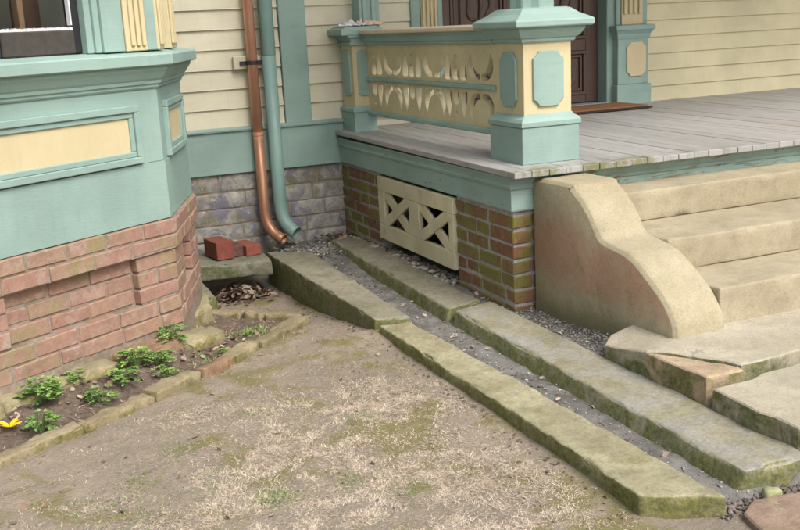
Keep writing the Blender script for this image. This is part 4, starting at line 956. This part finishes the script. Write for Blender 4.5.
# ================================================================== BACK CORNER: slab, loose bricks
o = rough_block('flat_stone', [(-1.075, 1.66), (-0.648, 1.585), (-0.618, 2.02), (-1.03, 2.06)], -0.088, 0.002, 'backslab', None, rad=0.014, amp=0.008, seed=5, big=0.008); tag(o, 'greenish flat stone carrying the loose red bricks', 'stone')
def loose(x, y, z, l, w_, h, rz, label, mat='brick_loose', seed=0):
    b = MB(); b.box(-w_/2, w_/2, 0, l, 0, h)
    rr = random.Random(seed); Mx = Matrix.Translation((x, y, z)) @ Matrix.Rotation(R(rz), 4, 'Z')
    b.v = [Mx @ v for v in b.v]; o = b.build('red_brick', mat, None, 0.004, seg=2); return tag(o, label, 'brick', 'loose bricks in the corner')
loose(-0.875, 1.735, 0.006, 0.20, 0.102, 0.100, 8, 'tallest loose red brick on the flat stone, nearest the bay', seed=1)
loose(-0.790, 1.775, 0.004, 0.18, 0.062, 0.066, 8, 'red brick darkened as shade between the two brighter loose bricks', 'brick_shaded', seed=2)
loose(-0.705, 1.750, 0.004, 0.19, 0.096, 0.060, 12, 'low loose red brick on the flat stone beside the copper pipe', seed=3)

# ================================================================== FLOWER BED
bed_poly = [(-2.6, -0.55), (-2.19, -0.37), (-1.88, -0.205), (-1.60, -0.03), (-1.36, 0.14), (-1.19, 0.27), (-1.04, 0.41), (-0.86, 0.57), (-0.745, 0.70), (-0.87, 0.88), (-0.95, 1.01), (-1.11, 1.15), (-1.30, 0.9), (-1.46, 0.66), (-1.75, 0.45), (-2.2, 0.15), (-2.6, 0.0)]
# soil sheet cut to the bed's plan
V = []; F = []; idx = {}; st = 0.022
def bed_z(x, y):
    dw = (x-Bp.x)*nB.x+(y-Bp.y)*nB.y
    return -0.088+0.05*float(sstep(0.26, 0.10, dw))*float(sstep(-1.15, -1.5, x))-0.055*float(sstep(0.45, 1.0, y)*sstep(-1.5, -1.0, x))+noise.fractal(Vector((x*9, y*9, 7)), 0.9, 2, 4)*0.010
def bv_(i, j):
    if (i, j) not in idx: idx[(i, j)] = len(V); x_ = -2.6+i*st; y_ = -0.6+j*st; V.append((x_, y_, bed_z(x_, y_)))
    return idx[(i, j)]
for i in range(90):
    for j in range(82):
        if inpoly(-2.6+(i+.5)*st, -0.6+(j+.5)*st, bed_poly): F.append((bv_(i, j), bv_(i+1, j), bv_(i+1, j+1), bv_(i, j+1)))
me = bpy.data.meshes.new('flower_bed_soil'); me.from_pydata(V, [], F); me.materials.append(M['soil']); me.polygons.foreach_set('use_smooth', [True]*len(F))
tag(link(bpy.data.objects.new('flower_bed_soil', me)), 'dark loose soil of the narrow bed below the bay', None, None, 'structure')
# edging stones
edging = empty('bed_edging', (-1.5, 0.1, -0.12), 'row of worn edging stones between the lawn and the flower bed', 'edging')
foot = [(-2.36, -0.475), (-2.185, -0.402), (-1.880, -0.232), (-1.607, -0.062), (-1.384, 0.098), (-1.219, 0.222), (-1.069, 0.360), (-0.891, 0.520), (-0.728, 0.700)]
mt = ['edge', 'edge', 'edge', 'edge', 'edge_red', 'edge', 'edge', 'edge']
for i in range(len(foot)-1):
    a = Vector(foot[i]); b_ = Vector(foot[i+1]); d = (b_-a).normalized(); n_ = Vector((-d.y, d.x)); a = a+d*0.008; b_ = b_-d*0.006
    wd = random.uniform(0.055, 0.075); tw = random.uniform(-0.006, 0.006)
    if i == 7: wd = 0.10
    zt = -0.060+random.uniform(-0.008, 0.006)-0.03*float(sstep(0.2, 0.8, (a.y+b_.y)/2))
    p = [a-n_*tw, b_+n_*tw, b_+n_*wd, a+n_*wd]
    rough_block('edging_stone', [tuple(q) for q in p], -0.22, [zt+random.uniform(-.006, .006) for _ in range(4)], mt[i], edging, rad=0.009, amp=0.006, step=0.02, seed=40+i, nf=9)
back = [(-0.75, 0.775), (-0.885, 0.930), (-0.962, 1.055), (-1.120, 1.205)]
for i in range(3):
    a = Vector(back[i]); b_ = Vector(back[i+1]); d = (b_-a).normalized(); n_ = Vector((-d.y, d.x)); a = a+d*0.006; b_ = b_-d*0.006
    rough_block('edging_stone', [tuple(q) for q in (b_+n_*0.035, b_-n_*0.035, a-n_*0.035, a+n_*0.035)], -0.25, -0.098-0.012*i, 'edge', edging, rad=0.016, amp=0.010, step=0.02, seed=60+i, nf=9)
# footing stones along the bay
footing = empty('footing_stones', (-1.7, 0.4, -0.12), 'row of lichened footing stones along the brick base of the bay', 'footing')
fpts = []
for s0, s1, wd in ((1.20, 0.97, 0.11), (0.96, 0.72, 0.10), (0.71, 0.42, 0.095), (0.41, 0.10, 0.11), (0.09, -0.13, 0.14)):
    fpts.append([bf(s0, wd, 0)[:2], bf(s1, wd, 0)[:2], bf(s1, -0.02, 0)[:2], bf(s0, -0.02, 0)[:2]])
fpts += [[(-1.250, 0.86), (-1.115, 1.04), (-1.10, 1.26), (-1.28, 1.10)], [(-1.20, 1.25), (-1.03, 1.36), (-1.05, 1.62), (-1.22, 1.60)]]
fm = ['footing', 'footing', 'footing', 'edge_red', 'footing', 'footing', 'kerb_back']
for i, p in enumerate(fpts):
    zt = -0.006+random.uniform(-0.008, 0.006) if i < 5 else -0.055-0.03*(i-5)
    if i == 4: zt = -0.03
    rough_block('footing_stone', p, -0.25, [zt, zt, zt+0.015, zt+0.015], fm[i], footing, rad=0.022, amp=0.013, step=0.02, seed=80+i, nf=9, big=0.010)

# ------------------------------------------------------------------ plants
def leaf_tone(): 
    t = random.random(); return (0.11+0.12*t, 0.21+0.15*t, 0.05+0.04*t)
def weed(x, y, r, n, label, name='weed_plant', h=0.05):
    z = bed_z(x, y); root = empty(name, (x, y, z), label, 'plant', 'green weeds in the flower bed')
    V = []; F = []; T = []; S = MB()
    for k in range(n):
        a = random.uniform(0, 2*math.pi); L = r*random.uniform(0.45, 1.1); up = random.uniform(0.25, 1.0)*h
        tip = Vector((math.cos(a)*L, math.sin(a)*L, up)); mid = Vector((math.cos(a)*L*0.5, math.sin(a)*L*0.5, up*1.05+0.008))
        S.tube([Vector((x, y, z-0.004)), Vector((x, y, z))+mid, Vector((x, y, z))+tip], [0.0014, 0.0011, 0.0007], 4, False)
        tone = leaf_tone()
        for q in range(9):     # a divided leaf: leaflets along the last half of the stalk
            f = 0.45+0.55*q/8; p = mid.lerp(tip, (f-0.45)/0.55) if f > 0.45 else mid
            sd_ = (-1, 1, 0)[q % 3] if q < 8 else 0
            da = a+sd_*random.uniform(0.7, 1.2); ll = r*random.uniform(0.20, 0.34); ww = ll*random.uniform(0.30, 0.45)
            d = Vector((math.cos(da), math.sin(da), random.uniform(-0.3, 0.35))).normalized(); s_ = Vector((-d.y, d.x, random.uniform(-0.3, 0.3))).normalized()
            b0 = len(V); c_ = Vector((0, 0, 0.15*ll))
            pts = [p, p+d*ll*0.35+s_*ww, p+d*ll*0.55+s_*ww*0.45, p+d*ll*0.75+s_*ww*0.7, p+d*ll, p+d*ll*0.75-s_*ww*0.7, p+d*ll*0.55-s_*ww*0.45, p+d*ll*0.35-s_*ww, p+d*ll*0.5-c_]
            V += [tuple(v) for v in pts]; F += [(b0+8, b0+i, b0+i+1) for i in range(7)]+[(b0+8, b0+7, b0)]
            j = random.uniform(0.75, 1.25); T += [tuple(min(1, t_*j) for t_ in tone)]*9
    bulk('leaves', V, F, np.array(T), 'leaf', None, kind=None, parent=root)
    S.build('stems', simple('stem_green', (0.12, 0.17, 0.05), 0.7) if 'stem' not in M else M['stem'], root)
M['stem'] = simple('stem_green', (0.11, 0.16, 0.05), 0.7)
weed(-2.000, 0.000, 0.082, 36, 'largest bushy green weed at left end of the bed', h=0.085)
weed(-2.030, -0.180, 0.061, 25, 'green weed against the edging beside the yellow flower', h=0.07)
weed(-1.880, 0.150, 0.053, 18, 'small green weed beside the footing stone at left', h=0.045)
weed(-1.800, 0.000, 0.057, 21, 'low green weed close to the edging, second from left', h=0.05)
weed(-1.690, 0.120, 0.061, 24, 'green weed with a tiny yellow bud, middle of the bed', h=0.06)
weed(-1.625, 0.240, 0.068, 28, 'broad green weed in the middle of the weed patch', h=0.065)
weed(-1.530, 0.250, 0.061, 24, 'leafy green weed right of the broad middle weed', h=0.06)
weed(-1.520, 0.160, 0.051, 16, 'low green weed touching the edging under the patch', h=0.04)
weed(-1.440, 0.440, 0.064, 25, 'rightmost upright weed of the patch by the reddish stone', h=0.08)
weed(-1.235, 0.330, 0.033, 9, 'tiny green sprout inside the right end of the bed', h=0.025)
weed(-1.075, 0.560, 0.035, 9, 'tiny sprout near the corner edging stone', h=0.025)
# yellow crocus lying at the left edge, pale dead leaf
fl = empty('yellow_flower', (-2.14, -0.14, -0.08), 'bright yellow flower lying at left edge of the bed', 'flower')
b = MB()
for k in range(5):
    a = 2*math.pi*k/5; d = Vector((math.cos(a)*0.8+0.2, math.sin(a)*0.55, 0.28)).normalized(); s_ = d.cross(Vector((0, 0, 1))).normalized(); p = Vector((-2.125, -0.155, -0.050))
    b.add([p, p+d*0.016+s_*0.011, p+d*0.036+s_*0.010, p+d*0.046, p+d*0.036-s_*0.010, p+d*0.016-s_*0.011, p+d*0.02+Vector((0, 0, -0.006))], [(6, 0, 1), (6, 1, 2), (6, 2, 3), (6, 3, 4), (6, 4, 5), (6, 5, 0)])
b.build('petals', 'flower', fl)
MB().tube([(-2.14, -0.14, -0.07), (-2.15, -0.12, -0.085), (-2.17, -0.09, -0.09)], 0.0025, 6).build('stalk', 'stem', fl)
def curled(name, x, y, z, s, tone, label, seed):
    rr = random.Random(seed); V = []; F = []; n = 7
    a = rr.uniform(0, 6.28); c_, s_ = math.cos(a), math.sin(a)
    for i in range(n):
        u = i/(n-1); wd = math.sin(math.pi*min(0.97, max(0.05, u)))*0.42
        for v in (-1, -0.4, 0.4, 1):
            lx = (u-0.5)*s; ly = v*wd*s*0.55; lz = 0.32*s*(v*v)*wd+0.25*s*(u-0.5)**2+rr.uniform(-0.01, 0.01)*s
            V.append((x+lx*c_-ly*s_, y+lx*s_+ly*c_, z+lz))
    for i in range(n-1):
        for j in range(3): q = i*4+j; F.append((q, q+1, q+5, q+4))
    b = MB(); b.add(V, F); o = b.build(name, simple('dry_leaf_'+str(seed), tone, 0.8)); m_ = o.modifiers.new('t', 'SOLIDIFY'); m_.thickness = 0.001; return tag(o, label, 'leaf')
curled('dead_leaf', -2.005, 0.175, -0.055, 0.075, (0.52, 0.43, 0.35), 'pale curled dead leaf on the footing stone at left', 1)
curled('dead_leaf', -1.968, 0.115, -0.075, 0.045, (0.60, 0.30, 0.06), 'small orange dead leaf beside the large weed', 2)
curled('dead_leaf', 0.02, -0.86, -0.005, 0.05, (0.22, 0.05, 0.035), 'dark red leaf in the joint beside the landing slab', 3)
curled('dead_leaf', 0.66, -0.78, 0.058, 0.035, (0.30, 0.08, 0.05), 'small red leaf on the large landing slab', 5)
o = rough_block('pale_stone', [(-0.245, -1.785), (-0.195, -1.795), (-0.180, -1.760), (-0.235, -1.750)], -0.13, -0.045, 'lime', None, rad=0.016, amp=0.006, step=0.012, seed=3); tag(o, 'pale yellow-green cobble at the mouth of the gutter', 'stone')

# ================================================================== LOOSE STUFF
def grid_z(X, Y):      # bilinear lookup in the lawn mesh
    i = np.clip(np.searchsorted(gx, X)-1, 0, nx-2); j = np.clip(np.searchsorted(gy, Y)-1, 0, ny-2)
    u = (X-gx[i])/(gx[i+1]-gx[i]); v = (Y-gy[j])/(gy[j+1]-gy[j])
    return GZ[j, i]*(1-u)*(1-v)+GZ[j, i+1]*u*(1-v)+GZ[j+1, i]*(1-u)*v+GZ[j+1, i+1]*u*v
_np = 0.02; _px = np.arange(-2.6, -0.4, _np); _py = np.arange(-2.0, 2.2, _np)
def patch(freq, off, oct_=4):
    A = np.array([[noise.fractal(Vector((x_*freq, y_*freq, off)), 0.9, 2, oct_) for x_ in _px] for y_ in _py])
    return lambda X, Y: A[np.clip(((Y+2.0)/_np).astype(int), 0, len(_py)-1), np.clip(((X+2.6)/_np).astype(int), 0, len(_px)-1)]
BEDM = np.array([[inpoly(x_, y_, bed_poly) for x_ in _px] for y_ in _py])
def in_bed(X, Y): return BEDM[np.clip(((Y+2.0)/_np).astype(int), 0, len(_py)-1), np.clip(((X+2.6)/_np).astype(int), 0, len(_px)-1)]
P1, P2n, P3 = patch(2.6, 11), patch(9.0, 31), patch(30.0, 5, 2)
def straw_field(n, name, label, xr, yr, dens, tones, lmin, lmax, pit, wmin=0.0012, wmax=0.0026, zf=None, seed=3, clumps=None):
    g = np.random.default_rng(seed); X = np.empty(0); Y = np.empty(0)
    while len(X) < n:
        m = n*2
        if clumps is not None:
            c = np.array(clumps)[g.integers(len(clumps), size=m)]; x_ = c[:, 0]+g.normal(size=m)*c[:, 2]; y_ = c[:, 1]+g.normal(size=m)*c[:, 2]
        else: x_ = g.uniform(*xr, m); y_ = g.uniform(*yr, m)
        k = g.random(m) < dens(x_, y_); X = np.append(X, x_[k]); Y = np.append(Y, y_[k])
    X = X[:n]; Y = Y[:n]; Z = grid_z(X, Y) if zf is None else np.array([zf(a_, b_) for a_, b_ in zip(X, Y)])
    a = g.uniform(0, 6.2832, n) if clumps is not None else P1(X, Y)*9+P2n(X, Y)*5+g.normal(size=n)*1.1
    L = lmin+(lmax-lmin)*g.random(n)**1.6; p = g.uniform(*pit, n); wd = g.uniform(wmin, wmax, n)
    d = np.stack([np.cos(a)*np.cos(p), np.sin(a)*np.cos(p), np.sin(p)], 1); sv = np.stack([-np.sin(a), np.cos(a), g.uniform(-0.3, 0.3, n)], 1); s_ = sv*wd[:, None]
    P = np.stack([X, Y, Z], 1); bend = g.uniform(-0.25, 0.45, n); side = g.uniform(-0.2, 0.2, n)
    m1 = P+d*(L*0.5)[:, None]+sv*(side*L*0.2)[:, None]; m1[:, 2] += bend*L*0.12; tip = P+d*L[:, None]; tip[:, 2] -= bend*L*0.25
    V = np.stack([P-s_, P+s_, m1-s_*0.8, m1+s_*0.8, tip], 1).reshape(-1, 3).astype(np.float32)
    T = np.repeat(tones(g, n), 5, axis=0); b0 = np.arange(n)*5
    loops = np.stack([b0, b0+1, b0+3, b0+2, b0+2, b0+3, b0+4], 1).ravel().astype(np.int32)
    me = bpy.data.meshes.new(name); me.vertices.add(len(V)); me.vertices.foreach_set('co', V.ravel()); me.loops.add(len(loops)); me.loops.foreach_set('vertex_index', loops)
    st_ = np.stack([np.arange(n)*7, np.arange(n)*7+4], 1).ravel().astype(np.int32); me.polygons.add(2*n); me.polygons.foreach_set('loop_start', st_)
    me.update(calc_edges=True); me.validate(); me.materials.append(M['blade'])
    at = me.color_attributes.new('tone', 'FLOAT_COLOR', 'POINT'); c4 = np.ones((len(V), 4), dtype=np.float32); c4[:, :3] = T; at.data.foreach_set('color', c4.ravel())
    o = bpy.data.objects.new(name, me); link(o); return tag(o, label, None, None, 'stuff')
def ok_lawn(X, Y): return (~in_bed(X, Y)) & (X < -0.615)
def vs_(a_, b_, x_): t = np.clip((x_-a_)/(b_-a_), 0, 1); return t*t*(3-2*t)
def dens_straw(X, Y):
    n_ = P1(X, Y); e = vs_(-0.10, -0.52, Y+0.18*P2n(X, Y)); band = 0.05+0.95*vs_(-1.78, -1.38, X+0.25*P1(X, Y))*vs_(-0.62, -0.80, X)
    v = (0.025+0.975*e*band)*(0.22+2.2*np.maximum(0, n_+0.06))*(0.12+2.0*np.maximum(0, P2n(X, Y)+0.16))
    return np.where(ok_lawn(X, Y), np.clip(v, 0, 1), 0)
def mixtones(cols, wts, lo, hi):
    def f(g, n): c = np.array(cols)[g.choice(len(cols), size=n, p=wts)]; return np.clip(c*(lo+(hi-lo)*g.random((n, 1))), 0, 1)
    return f
t_straw = mixtones([(0.54, 0.45, 0.35), (0.38, 0.30, 0.22), (0.68, 0.59, 0.49), (0.20, 0.155, 0.11), (0.36, 0.33, 0.20)], [0.40, 0.18, 0.26, 0.10, 0.06], 0.75, 1.2)
straw_field(150000, 'dead_grass', 'pale straw of dead grass lying over the bare lawn', (-2.35, -0.61), (-1.9, 0.65), dens_straw, t_straw, 0.004, 0.021, (-0.05, 0.45), 0.0004, 0.0009)
straw_field(8000, 'straw_litter', 'scattered dry stalks and thatch on the lawn', (-2.35, -0.61), (-1.9, 1.6), lambda X, Y: np.where(ok_lawn(X, Y), 0.25+1.5*np.maximum(0, P3(X, Y)), 0), mixtones([(0.30, 0.24, 0.17), (0.16, 0.12, 0.085), (0.46, 0.38, 0.29)], [0.5, 0.3, 0.2], 0.7, 1.2), 0.004, 0.020, (-0.05, 0.2), 0.0005, 0.0012, seed=8)
straw_field(1800, 'bed_litter', 'dry stalks and leaf crumbs on the bed soil', (-2.4, -0.8), (-0.45, 1.1), lambda X, Y: np.where(in_bed(X, Y), 0.6, 0), mixtones([(0.36, 0.26, 0.19), (0.20, 0.14, 0.10), (0.46, 0.36, 0.28)], [0.5, 0.3, 0.2], 0.6, 1.2), 0.010, 0.036, (-0.05, 0.3), 0.0012, 0.004, zf=bed_z, seed=12)
t_green = mixtones([(0.15, 0.23, 0.06), (0.22, 0.28, 0.09), (0.11, 0.17, 0.04)], [0.5, 0.3, 0.2], 0.8, 1.25)
cl = [(-1.43, -1.03, 0.035), (-1.40, -1.05, 0.04), (-1.45, -1.06, 0.03), (-1.43, -1.02, 0.03), (-1.20, -1.08, 0.03), (-1.78, -0.75, 0.05), (-1.62, -0.55, 0.04), (-0.98, -0.62, 0.03), (-1.95, -0.85, 0.06), (-1.55, -0.85, 0.06), (-1.30, -0.35, 0.04), (-1.85, -1.0, 0.06), (-1.05, -1.2, 0.05)]
straw_field(2200, 'green_grass', 'sparse green grass tufts in the bare lawn', None, None, lambda X, Y: np.where(ok_lawn(X, Y), 0.9, 0), t_green, 0.006, 0.022, (0.2, 1.0), 0.0006, 0.0013, clumps=cl, seed=21)
straw_field(500, 'bed_grass', 'thin green grass at the right end of the bed', None, None, lambda X, Y: np.where(in_bed(X, Y), 0.9, 0), t_green, 0.012, 0.035, (0.2, 1.0), 0.0012, 0.0024, zf=bed_z, clumps=[(-1.07, 0.56, 0.06), (-1.0, 0.68, 0.04), (-1.20, 0.32, 0.05), (-1.30, 0.30, 0.05)], seed=22)
# pebbles
ICO = bmesh.new(); bmesh.ops.create_icosphere(ICO, subdivisions=1, radius=1.0); ICV = [v.co.copy() for v in ICO.verts]; ICF = [tuple(v.index for v in f.verts) for f in ICO.faces]; ICO.free()
def pebbles(n, name, label, place, r0, r1, tones, seed):
    g = np.random.default_rng(seed); V = []; F = []; T = []
    iv = np.array([tuple(v) for v in ICV])
    for k in range(n):
        x_, y_, z_ = place(g); r = r0+(r1-r0)*g.random()**2.5; sc = np.array([g.uniform(0.7, 1.3), g.uniform(0.7, 1.3), g.uniform(0.45, 0.9)])*r
        a = g.uniform(0, 6.28); Q = iv*(1+g.uniform(-0.22, 0.22, (len(iv), 1)))*sc; X = Q[:, 0]*math.cos(a)-Q[:, 1]*math.sin(a); Y = Q[:, 0]*math.sin(a)+Q[:, 1]*math.cos(a)
        b0 = len(V); V += [(float(x_+p), float(y_+q), float(z_+r*0.2+s_)) for p, q, s_ in zip(X, Y, Q[:, 2])]; F += [tuple(b0+i for i in f) for f in ICF]; T += [tones(g)]*len(iv)
    return bulk(name, V, F, np.array(T), 'pebble', label)
def grey(g):
    t = g.random(); c = np.array([0.16, 0.15, 0.135]) if t < 0.6 else (np.array([0.34, 0.32, 0.29]) if t < 0.85 else np.array([0.10, 0.085, 0.07])); return np.clip(c*(0.7+0.6*g.random()), 0, 1)
def grey_l(g): return np.clip(np.array([0.36, 0.34, 0.31])*(0.5+0.9*g.random()), 0, 1)
pebbles(1900, 'gravel', 'grey grit between the inner gutter stone and scroll block', lambda g: (lambda x_, y_: (x_, y_, -0.012+0.05*float(sstep(-0.02, 0.12, x_))*float(sstep(-0.25, -0.85, y_))))(g.uniform(-0.05, 0.11), g.uniform(-0.76, 0.10)), 0.002, 0.0065, grey, 31)
def pl_vent(g):
    return (g.uniform(-0.04, 0.06), g.uniform(0.55, 1.9), -0.024+0.02*g.random())
pebbles(700, 'gravel', 'pale pebbles lying under the lattice vent', pl_vent, 0.006, 0.020, lambda g: np.clip(np.array([0.40, 0.36, 0.31])*(0.35+0.9*g.random()), 0, 1), 32)
def ch_z(y): return -0.064+0.036*float(sstep(1.0, 1.9, y))
def pl_ch(g):
    y = g.uniform(-1.75, 1.95); return (g.uniform(-0.40, -0.26), y, ch_z(y))
pebbles(1100, 'gravel', 'fine grey grit along the gutter channel', pl_ch, 0.0015, 0.006, lambda g: np.clip(grey_l(g)*1.1, 0, 0.6) if g.random() < 0.30 else grey(g), 33)
def pl_back(g): return (-0.31+g.normal()*0.10, 1.80+g.normal()*0.10, -0.025)
pebbles(900, 'gravel', 'grey grit piled below the downspout mouths', pl_back, 0.003, 0.011, grey, 34)
def pl_lawn(g):
    y = g.uniform(-1.7, 1.6); x_ = g.uniform(-2.3, -0.62) if g.random() < 0.5 else g.uniform(-0.9, -0.62); return (x_, y, ground_z(x_, y)-0.001)
pebbles(1500, 'soil_crumbs', 'soil crumbs and small stones on the bare lawn', pl_lawn, 0.002, 0.007, lambda g: np.clip(np.array([0.22, 0.17, 0.125])*(0.4+1.2*g.random()), 0, 1), 35)
pebbles(900, 'soil_crumbs', 'crumbs of soil in the flower bed', lambda g: (lambda x_, y_: (x_, y_, bed_z(x_, y_)))(g.uniform(-2.3, -0.85), g.uniform(-0.3, 1.0)) , 0.003, 0.009, lambda g: np.clip(np.array([0.16, 0.115, 0.085])*(0.4+1.1*g.random()), 0, 1), 36) if False else None
def pl_mouth(g): return (g.uniform(-0.42, 0.10), -1.775+g.normal()*0.022, -0.073)
pebbles(420, 'gravel', 'dark grit at the open end of the gutter', pl_mouth, 0.003, 0.010, lambda g: np.clip(np.array([0.13, 0.11, 0.095])*(0.4+1.2*g.random()), 0, 1), 37)
# dead leaves
def leaves(n, name, label, place, s0, s1, tones, seed):
    g = np.random.default_rng(seed); V = []; F = []; T = []
    for k in range(n):
        x_, y_, z_ = place(g); s = g.uniform(s0, s1); a = g.uniform(0, 6.28); Rm = Matrix.Rotation(a, 3, 'Z') @ Matrix.Rotation(g.uniform(-0.9, 0.9), 3, 'X') @ Matrix.Rotation(g.uniform(-0.6, 0.6), 3, 'Y')
        cu_ = g.uniform(0.1, 0.5); b0 = len(V)
        for u, wd in ((-0.5, 0.03), (-0.2, 0.26), (0.15, 0.30), (0.5, 0.04)):
            for v in (-1, 0, 1):
                p = Rm @ Vector((u*s, v*wd*s, (v*v*wd+u*u)*cu_*s)); V.append((x_+p.x, y_+p.y, z_+p.z+0.004))
        for i in range(3):
            for j in range(2): q = b0+i*3+j; F.append((q, q+1, q+4, q+3))
        T += [tones(g)]*12
    return bulk(name, V, F, np.array(T), 'leaf', label)
def brownl(g):
    t = g.random(); c = np.array([0.20, 0.13, 0.085]) if t < 0.5 else (np.array([0.32, 0.25, 0.19]) if t < 0.8 else np.array([0.10, 0.06, 0.04])); return np.clip(c*(0.6+0.8*g.random()), 0, 1)
def pl_pile(g):
    x_ = -0.83+g.normal()*0.085; y_ = 1.62+g.normal()*0.075; return (min(x_, -0.66), y_, ground_z(x_, y_)+0.055*max(0, 1-((x_+0.83)/0.17)**2)*g.random())
leaves(420, 'leaf_pile', 'heap of dry brown leaves in the hollow below the flat stone', pl_pile, 0.022, 0.052, lambda g: brownl(g)*0.72, 41)
leaves(60, 'leaf_litter', 'brown leaves caught where the gutter meets the wall', lambda g: (-0.10+g.normal()*0.07, 1.98+g.normal()*0.05, 0.0), 0.02, 0.05, brownl, 42)
leaves(70, 'leaf_litter', 'dead leaves under the lattice vent and brick pier', lambda g: (g.uniform(-0.04, 0.05), g.uniform(0.2, 1.9), -0.01), 0.015, 0.04, brownl, 43)
leaves(110, 'bed_leaves', 'small brown leaf scraps on the flower bed soil', lambda g: (lambda x_, y_: (x_, y_, bed_z(x_, y_)+0.001))(*(lambda t_, u_: (-2.15+1.1*t_+0.10*(u_-.5), -0.10+0.62*t_+0.16*(u_-.5)))(g.random(), g.random())), 0.010, 0.035, brownl, 47)
leaves(90, 'leaf_litter', 'leaf scraps strewn over the lawn and bed', lambda g: (lambda x_, y_: (x_, y_, max(ground_z(x_, y_), bed_z(x_, y_) if inpoly(x_, y_, bed_poly) else -1)))(g.uniform(-2.2, -0.65), g.uniform(-1.3, 1.1)), 0.010, 0.030, brownl, 44)
leaves(150, 'leaf_litter', 'dark leaf crumbs as contact shade along the outer gutter stones', lambda g: (lambda x_, y_: (x_, y_, ground_z(x_, y_)-0.002))(-0.622+abs(g.normal())*-0.02, g.uniform(-1.72, 1.5)), 0.006, 0.020, lambda g: np.clip(np.array([0.12, 0.09, 0.06])*(0.5+1.0*g.random()), 0, 1), 46)  # added crumbs stand in for contact shade at the foot of the stones
leaves(35, 'leaf_litter', 'pale leaf scraps in the gutter channel', lambda g: (lambda y: (g.uniform(-0.36, -0.25), y, ch_z(y)))(g.uniform(-1.7, 1.8)), 0.012, 0.035, lambda g: np.clip(np.array([0.45, 0.36, 0.27])*(0.4+0.8*g.random()), 0, 1), 45)
bpy.context.view_layer.update()
